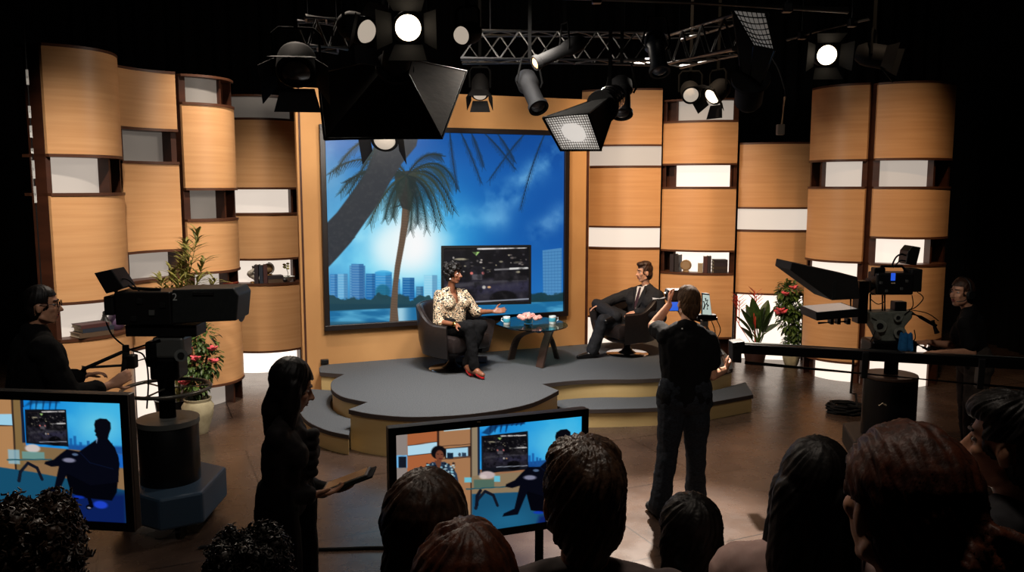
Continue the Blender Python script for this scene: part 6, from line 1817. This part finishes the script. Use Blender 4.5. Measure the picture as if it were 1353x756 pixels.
sp = [at(927.5, 387, Yh_ + .02), at(937.5, 388, Yh_ - .02), at(941, 418, Yh_ - .02), at(927, 418, Yh_ + .02)]
mb = MB(); mb.slab(sp, V((0, 1, 0)), .02); smn = mb.build('side_monitor', m_black, rg, bevel=.003)
cen = sum(sp, V((0, 0, 0))) / 4
mb = MB(); mb.slab([cen + (p - cen) * .86 - V((0, .012, 0)) for p in sp], V((0, 1, 0)), .006); mb.build('screen', M('pale_screen', (120, 130, 128), .3, emit=(196, 214, 206), es=.75), smn)
mb = MB()
for s0 in (((929.5, 398), (931.5, 403), (929.5, 409)), ((935, 396), (933.5, 402), (936.5, 404)), ((934.5, 409), (935, 404)), ((932, 394), (933, 398))):
    mb.tube([at(a, b_, Yh_ - .018) for a, b_ in s0], .006, 6)
mb.build('screen_outline', m_rubber, smn)
pbox(rg, 'clamp', m_blackm, 922, 416, 947, 423, Yh_ - .02, .08, .006)
pbox(rg, 'battery_plate', m_grey, 927, 424, 936, 432, Yh_ - .0, .06, .006)
mb = MB(); mb.tube([at(933, 431, Yh_ + .02), at(948, 456, Yh_ - .08), at(963, 492, Yc + .25)], .0125, 10); rod = mb.build('rod_handle', M('rod_metal', (150, 132, 118), .35, .7), rg, smooth=True)
mb = MB(); mb.tube([at(947, 454, Yh_ - .08), at(954, 470, Yh_ - .13)], .026, 10); mb.build('grip_joint', m_rubber, rod, smooth=True)
for pts in (((940, 424), (945, 440), (941, 462), (946, 478)), ((946, 421), (952, 436), (946, 450))):
    mb = MB(); mb.tube(catmull([tuple(at(a, b_, Yh_ - .02)) for a, b_ in pts], 6), .004, 6); mb.build('cable', m_rubber, rg, smooth=True)
# ------------------------------------------------------------------ lighting grid
m_alu = M('truss_aluminium', (52, 51, 50), .45, .7)
m_lampb = MN('lamp_black', (4, 4, 5), (6, 6, 7), (20, 20, 20), .75, 3, 0, .1)
m_pipeb = M('black_pipe', (3, 3, 3), .9, 0, .05)
m_lens_off = M('dull_lens', (34, 34, 36), .15, 0, .5)
def glow_mat(k, rgb=(255, 232, 200)):
    return M('lamp_glow_%d' % int(k * 10), (230, 225, 215), .3, 0, .4, rgb, k)
def hang(root, p, z1=5.98):
    mb = MB(); mb.cone(V((p.x, p.y, p.z)), V((p.x, p.y, z1)), .017, .017, 8); mb.build('drop_pipe', m_pipeb, root, smooth=True)
def fresnel(label, u, v, Y, aim, r=.09, lens=None, doors=(.9, .9, .9, .9), doorlen=1.7, cat='stage light', name='fresnel_lamp', zhang=5.98):
    c = at(u, v, Y); d = V(aim).normalized(); x, y = basis(d); R = Matrix((x, y, d)).transposed()
    root = thing(name, label, cat, c)
    mb = MB(); mb.lathe([(0, -.26), (r * .8, -.26), (r * 1.2, -.2), (r * 1.28, -.16), (r * 1.28, -.01), (r * 1.2, 0), (r * 1.02, 0), (r * 1.0, -.02), (0, -.02)], c, 28, R); mb.build('housing', m_lampb, root, smooth=True)
    mb = MB(); mb.lathe([(0, -.014), (r, -.014), (r * .9, .006), (r * .5, .02), (0, .026)], c, 28, R); mb.build('lens', lens or m_lens_off, root, smooth=True)
    for k, ang in enumerate((0, PI / 2, PI, 3 * PI / 2)):
        if not doors[k]: continue
        o = R @ V((math.cos(ang), math.sin(ang), 0)); t = R @ V((-math.sin(ang), math.cos(ang), 0))
        b_ = c + o * r * 1.25; L = r * doorlen; tip = b_ + d * L * math.sin(doors[k]) + o * L * math.cos(doors[k])
        n = (tip - b_).cross(t).normalized()
        mb = MB(); mb.slab([b_ - t * r * 1.1, b_ + t * r * 1.1, tip + t * r * 1.5, tip - t * r * 1.5], n, .004); mb.build('barn_door', m_lampb, root)
    s = x
    mid = c - d * .11; top = mid + V((0, 0, r * 1.28 + .12))
    mb = MB(); mb.tube([mid + s * r * 1.36, mid + s * r * 1.5, top + s * r * 1.5 - V((0, 0, .04)), top + s * r * 1.1, top - s * r * 1.1, top - s * r * 1.5 - V((0, 0, .04)), mid - s * r * 1.5, mid - s * r * 1.36], .011, 8); mb.build('yoke', m_pipeb, root, smooth=True)
    hang(root, top, zhang)
    return root
def spotlight(label, u0, v0, u1, v1, Y0, Y1, r=.075, m=None, lensm=None):
    """long ellipsoidal lamp, tail (u0,v0) to lens (u1,v1)"""
    a, b_ = at(u0, v0, Y0), at(u1, v1, Y1); d = (b_ - a).normalized(); L = (b_ - a).length
    x, y = basis(d); R = Matrix((x, y, d)).transposed()
    root = thing('ellipsoidal_lamp', label, 'stage light', a)
    mb = MB(); mb.lathe([(0, 0), (r * .7, .0), (r * 1.2, .05), (r * 1.25, L * .35), (r * .95, L * .42), (r * .95, L * .9), (r * 1.15, L * .92), (r * 1.15, L), (r * .9, L), (r * .88, L - .02), (0, L - .02)], a, 24, R); mb.build('barrel', m or m_lampb, root, smooth=True)
    mb = MB(); mb.lathe([(0, L - .015), (r * .86, L - .015), (r * .5, L), (0, L + .004)], a, 24, R); mb.build('lens', lensm or m_lens_off, root, smooth=True)
    mid = a + d * L * .4; top = mid + V((0, 0, r * 1.3 + .16))
    mb = MB(); mb.tube([mid + x * r * 1.3, mid + x * r * 1.6 + V((0, 0, .05)), top + x * r, top - x * r, mid - x * r * 1.6 + V((0, 0, .05)), mid - x * r * 1.3], .01, 8); mb.build('yoke', m_pipeb, root, smooth=True)
    hang(root, top)
def truss(label, p0, p1, s=.27, nb=None):
    p0 = V(p0); p1 = V(p1); d = (p1 - p0).normalized(); x, y = basis(d); L = (p1 - p0).length
    root = thing('lighting_truss', label, 'truss', (p0 + p1) / 2)
    co = [x * i * s / 2 + y * j * s / 2 for i, j in ((-1, -1), (1, -1), (1, 1), (-1, 1))]
    for o in co:
        mb = MB(); mb.cone(p0 + o, p1 + o, .022, .022, 10); mb.build('chord', m_alu, root, smooth=True)
    n = nb or max(2, int(L / .38))
    mb = MB()
    for f in range(4):
        a, b_ = co[f], co[(f + 1) % 4]
        for k in range(n):
            q0 = p0 + d * L * k / n; q1 = p0 + d * L * (k + 1) / n; qm = (q0 + q1) / 2
            mb.cone(q0 + a, qm + b_, .011, .011, 6); mb.cone(qm + b_, q1 + a, .011, .011, 6)
    mb.build('lacing', m_alu, root)
    for k in (.15, .85):
        q = p0 + d * L * k
        mb = MB(); mb.cone(q + V((0, 0, s / 2)), V((q.x, q.y, 5.98)), .008, .008, 6); mb.build('hanger_cable', m_blackm, root)
truss('straight lighting truss hanging above the middle of the set', at(610, 62, 8.6), at(862, 64, 8.6))
truss('slanted lighting truss rising to the right above the set', at(884, 70, 8.7), at(992, 42, 6.9))
truss('short lighting truss on the left beside the big black softbox', at(398, 44, 7.4), at(452, 48, 7.6), .24, 2)
def pipe(label, a, b_, r=.025):
    root = thing('grid_pipe', label, 'pipe', (a + b_) / 2)
    mb = MB(); mb.cone(a, b_, r, r, 12); mb.build('tube', m_alu, root, smooth=True)
    for k in (.2, .8):
        q = a.lerp(b_, k)
        mb = MB(); mb.cone(q, V((q.x, q.y, 5.98)), .01, .01, 6); mb.build('hanger', m_blackm, root)
        mb = MB(); mb.box(q, (.07, .07, .07)); mb.build('clamp', m_blackm, root, bevel=.008)
pipe('horizontal grid pipe along the top edge right of centre', at(700, -6, 6.2), at(1120, 14, 6.6))
pipe('thin grid pipe above the lit lamp on the right', at(1040, 52, 8.0), at(1150, 24, 7.2), .018)
# big softbox seen from behind
m_sbox = MN('softbox_black_cloth', (4, 4, 4), (6, 6, 6), (12, 12, 12), .9, 3, 0, .1)
m_sboxb = MN('softbox_brown_side', (26, 21, 18), (36, 30, 26), (9, 9, 30), .9, 4, .3)
m_foil = MN('silver_lining', (150, 148, 144), (196, 194, 190), (30, 30, 30), .3, 4, .5, .5, metal=.6)
def quadsheet(a, b_, c, d, sag, n=8, inward=V((0, 0, 0))):
    vs = []; fs = []
    for i in range(n + 1):
        for j in range(n + 1):
            p = a.lerp(b_, i / n).lerp(d.lerp(c, i / n), j / n)
            s = math.sin(PI * i / n) * math.sin(PI * j / n)
            vs.append(p + inward * sag * s)
    for i in range(n):
        for j in range(n):
            q = i * (n + 1) + j
            fs.append([q, q + 1, q + n + 2, q + n + 1])
    return vs, fs
def softbox(label, rim, apex, aw, mats, fill_m, name='softbox', grid=None, ring=None, gm=None, gd=.035):
    root = thing(name, label, 'softbox', apex)
    c = sum(rim, V((0, 0, 0))) / 4; d = (c - apex).normalized()
    ap = [apex + (r_ - c).normalized() * aw for r_ in rim]
    for k in range(4):
        k2 = (k + 1) % 4
        vs, fs = quadsheet(rim[k], rim[k2], ap[k2], ap[k], .04, 8, (c.lerp(apex, .5) - (rim[k] + rim[k2]) / 2).normalized())
        MB().add(vs, fs).build('side_cloth', mats[k], root, smooth=True, fix=False)
    mb = MB(); mb.tube(rim + [rim[0]], .012, 8, caps=False)
    mb.build('rim', m_sbox, root, smooth=True)
    for k in range(4):
        mb = MB(); mb.tube([ap[k], rim[k]], .007, 6); mb.build('rod', m_blackm, root)
    ins_ = [c + (r_ - c) * .985 - d * .012 for r_ in rim]
    mb = MB(); vs, fs = quadsheet(ins_[0], ins_[1], ins_[2], ins_[3], .0); mb.add(vs, fs); mb.build('diffuser', fill_m, root, fix=False)
    if grid:
        mb = MB(); nx, ny = grid
        e = lambda s, t: rim[0].lerp(rim[1], s).lerp(rim[3].lerp(rim[2], s), t) + (-d * .0) - d * .03 * math.sin(PI * s) * math.sin(PI * t)
        for i in range(nx + 1):
            pts = [e(i / nx, t / 8) for t in range(9)]; mb.flat(pts, gd, .004, d)
        for j in range(ny + 1):
            pts = [e(t / 8, j / ny) for t in range(9)]; mb.flat(pts, gd, .004, d)
        mb.build('honeycomb_grid', gm or m_sbox, root)
    x, y = basis(d); R = Matrix((x, y, d)).transposed()
    mb = MB(); mb.lathe([(0, -.3), (.09, -.3), (.11, -.26), (.11, -.02), (.15, .0), (.15, .03), (0, .03)], apex, 24, R); hd_ = mb.build('lamp_head', m_lampb, root, smooth=True)
    if ring:
        for k in range(4):
            mb = MB(); mb.lathe([(.113, -.05 - .055 * k), (.122, -.045 - .055 * k), (.122, -.02 - .055 * k), (.113, -.015 - .055 * k)], apex, 24, R); mb.build('cooling_ring', ring, hd_, smooth=True)
    hang(root, apex - d * .15 + V((0, 0, .1)))
    return root
rim = [at(429, 184, 6.9), at(584, 182.5, 6.75), at(617, 94, 7.3), at(419, 98, 7.2)]
softbox('big black softbox seen from behind, hanging before the mural\'s top left', rim, at(522, 88, 6.62), .15, [m_sbox, m_sboxb, m_sbox, m_sbox], M('dim_diffuser', (180, 176, 170), .8))
rim = [at(717.5, 155.5, 7.0), at(777, 150, 6.85), at(794, 198.5, 7.0), at(741, 198.5, 7.15)]
softbox('lit silver softbox with honeycomb grid hanging right of the mural\'s top', rim, at(797, 140, 7.5), .11, [m_sbox] * 4, M('lit_diffuser', (210, 208, 204), .5, 0, .5, (235, 228, 220), .75), grid=(18, 14), gm=m_foil, gd=.016, ring=m_chrome)
rim = [at(967, 12, 6.2), at(1012, 16, 6.0), at(1024, 66, 6.1), at(996, 60, 6.3)]
softbox('black softbox with a silver foil face near the top, right of centre', rim, at(992, 105, 6.6), .1, [m_sbox] * 4, M('foil_lit_glow', (150, 148, 144), .3, .4, .5, (200, 196, 190), .12), grid=(7, 7), gd=.01)  # foil given a faint glow in place of light falling on it
DN = lambda x, y, z: V((x, y, z)).normalized()
fresnel('brightest glowing lamp, above the big black softbox', 539, 37, 5.7, (.02, -1, -.28), .085, glow_mat(9))
fresnel('unlit lamp with shiny barn doors left of the brightest lamp', 485, 42, 5.9, (.75, -.6, -.35), .08, M('half_lit_lens', (110, 104, 98), .15, 0, .5, (255, 236, 214), .42), doors=(.7, .7, .7, .7))
fresnel('lamp with a pale round lens just right of the brightest lamp', 609, 47, 6.8, (-.45, -.9, -.3), .07, M('half_lit_lens', (190, 180, 168)), doors=(0, 0, 0, 0))
fresnel('small lamp with lit flap above the mural\'s centre', 634, 126, 9.3, (.0, -.55, -.85), .075, M('half_lit_lens', (190, 180, 168)), doors=(1.2, 1.2, 1.2, 1.2))
fresnel('small lamp peeping out under the big black softbox', 508, 187, 8.6, (0, -.75, -.65), .11, M('half_lit_lens', (190, 180, 168)), doors=(1.1, 0, 1.1, 0))
fresnel('large barn-door lamp hanging above the wide left wooden column', 391, 96, 6.6, (.12, -.72, -.7), .12, m_lens_off, doors=(1.0, 1.0, 1.0, 1.0), doorlen=1.6)
fresnel('glowing lamp above the tall wooden columns on the right', 1093, 73, 7.6, (-.12, -1, -.25), .085, glow_mat(7))
fresnel('lamp turned aside with a lit sliver, right of the glowing right-hand lamp', 1170, 76, 7.9, (.85, -.5, -.25), .085, M('half_lit_lens', (190, 180, 168)), doors=(.9, 0, .9, .9))
fresnel('small lamp with pale lens above the slot behind the cameraman, left of its pair', 913, 126, 9.6, (-.1, -.9, -.45), .085, M('half_lit_lens', (190, 180, 168)), doors=(0, 0, 0, 0))
fresnel('small lamp turned away with a bright strip of door, right of its pale-lensed pair', 940, 128, 9.6, (-.7, -.35, -.6), .09, glow_mat(2.5), doors=(.8, .8, .8, .8))
m_bluel = MN('blue_lit_barrel', (4, 9, 16), (7, 13, 22), (20, 20, 20), .4)
spotlight('dark tilted tubular lamp over the mural\'s right part', 692, 98, 712, 143, 8.3, 8.0, .085)
spotlight('dark tubular lamp hanging straight down right of the lit silver softbox', 820, 104, 822, 152, 8.2, 8.0, .09)
spotlight('blue-tinted tubular lamp under the top pipe, left of the slanted truss', 864, 44, 872, 96, 7.2, 7.0, .075, m_bluel, M('blue_lens', (40, 60, 80), .2))
spotlight('long tubular lamp with an orange glowing end on the middle truss', 772, 54, 706, 84, 7.9, 7.7, .06, None, M('orange_lens', (240, 180, 120), .3, 0, .5, (255, 190, 120), 2.0))
# hanging bracket on the right
r = thing('lamp_bracket', 'thin metal arm with a small end box hanging left of the right tall columns', 'bracket', at(1035, 120, 7.6))
mb = MB(); mb.tube(catmull([tuple(at(a, b_, 7.6)) for a, b_ in ((1012, 64), (1028, 90), (1037, 118))], 6) , .008, 6); mb.build('cable', m_rubber, r)
mb = MB(); mb.cone(at(1037, 128, 7.6), at(1033, 166, 7.6), .012, .012, 10); mb.build('arm', M('brass_arm', (150, 120, 92), .35, .8), r, smooth=True)
mb = MB(); mb.cone(at(1037, 118, 7.6), at(1037, 129, 7.6), .006, .006, 8); mb.build('hook', m_blackm, r)
pbox(r, 'end_box', M('end_box_grey', (104, 92, 80), .5, .3), 1028, 164, 1037, 178, 7.57, .06, .006)
hang(r, at(1012, 64, 7.6))
# pale dashes added to stand for light gaps between the drapes, far left
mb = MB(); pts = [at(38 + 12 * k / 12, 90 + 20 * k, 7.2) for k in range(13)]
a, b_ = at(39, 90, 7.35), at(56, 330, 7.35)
r = thing('light_gap_strips', 'pale dashed strips added for light gaps between the dark drapes, far left', 'light gap', a)
mb = MB(); mb.cone(V((b_.x - .03, a.y, .02)), V((b_.x - .03, a.y, 5.98)), .006, .006, 8); mb.build('gap_line', m_rubber, r)
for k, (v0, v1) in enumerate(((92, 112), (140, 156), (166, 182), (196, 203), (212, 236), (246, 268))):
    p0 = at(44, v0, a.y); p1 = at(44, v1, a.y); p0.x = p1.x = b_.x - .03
    mb = MB(); mb.cone(p0, p1, .011, .011, 8); mb.build('gap_dash', M('pale_light_gap', (186, 186, 184), .5, emit=(200, 205, 210), es=.0), r, smooth=True)
# ------------------------------------------------------------------ light
w = bpy.data.worlds.new('w'); S.world = w; w.use_nodes = True
w.node_tree.nodes['Background'].inputs[0].default_value = (.5, .42, .36, 1)
w.node_tree.nodes['Background'].inputs[1].default_value = .004
WL = (1, .89, .77); WR = (1, .70, .44)
spot('wall_wash', (-2.5, 5.0, 5.8), (-4.3, 8.6, .1), 1400, 43, 1, WL)
spot('wall_wash', (-2.3, 8.0, 5.8), (-3.5, 10.8, .4), 1000, 46, 1, WL)
spot('wall_wash', (1.5, 8.5, 5.8), (2.3, 12.3, 1.0), 1350, 54, 1, WR)
spot('wall_wash', (3.3, 6.6, 5.8), (4.9, 10.6, .7), 640, 50, 1, WR)
spot('wall_wash', (-.5, 8.2, 5.8), (-.6, 10.6, 1.6), 150, 66, 1, WR)
area('key', (.1, 7.6, 3.9), (-.7, 9.5, 1.0), 80, .5, (1, .9, .78))
area('key', (-1.0, 7.35, 3.35), (1.3, 10.4, 1.0), 90, .6, (1, .9, .78))
spot('stage_wash', (-.5, 7.7, 4.7), (-.35, 8.7, .4), 1150, 74, 1, (.94, .96, 1), .3)
spot('back_light', (1.95, 10.2, 5.4), (1.1, 5.5, 0), 9000, 24, .8, (1, .88, .76), .08)
spot('back_light', (-2.2, 8.4, 5.6), (-1.6, 3.0, 1.0), 500, 50, .8, (1, .85, .7), .2)
spot('audience_light', (.5, 2.6, 5.8), (.35, 1.6, 1.5), 140, 90, 1, (1, .84, .7), .3)
spot('added_front_fill', (-.6, 2.0, 5.8), (-2.0, 6.2, 1.6), 300, 48, 1, (1, .93, .85), .4)  # added soft fill over the audience, brightens the left camera
spot('added_front_fill', (1.6, 2.0, 5.8), (3.0, 7.0, 1.2), 300, 56, 1, (1, .9, .8), .4)  # matching added fill for the right camera side, no fixture there
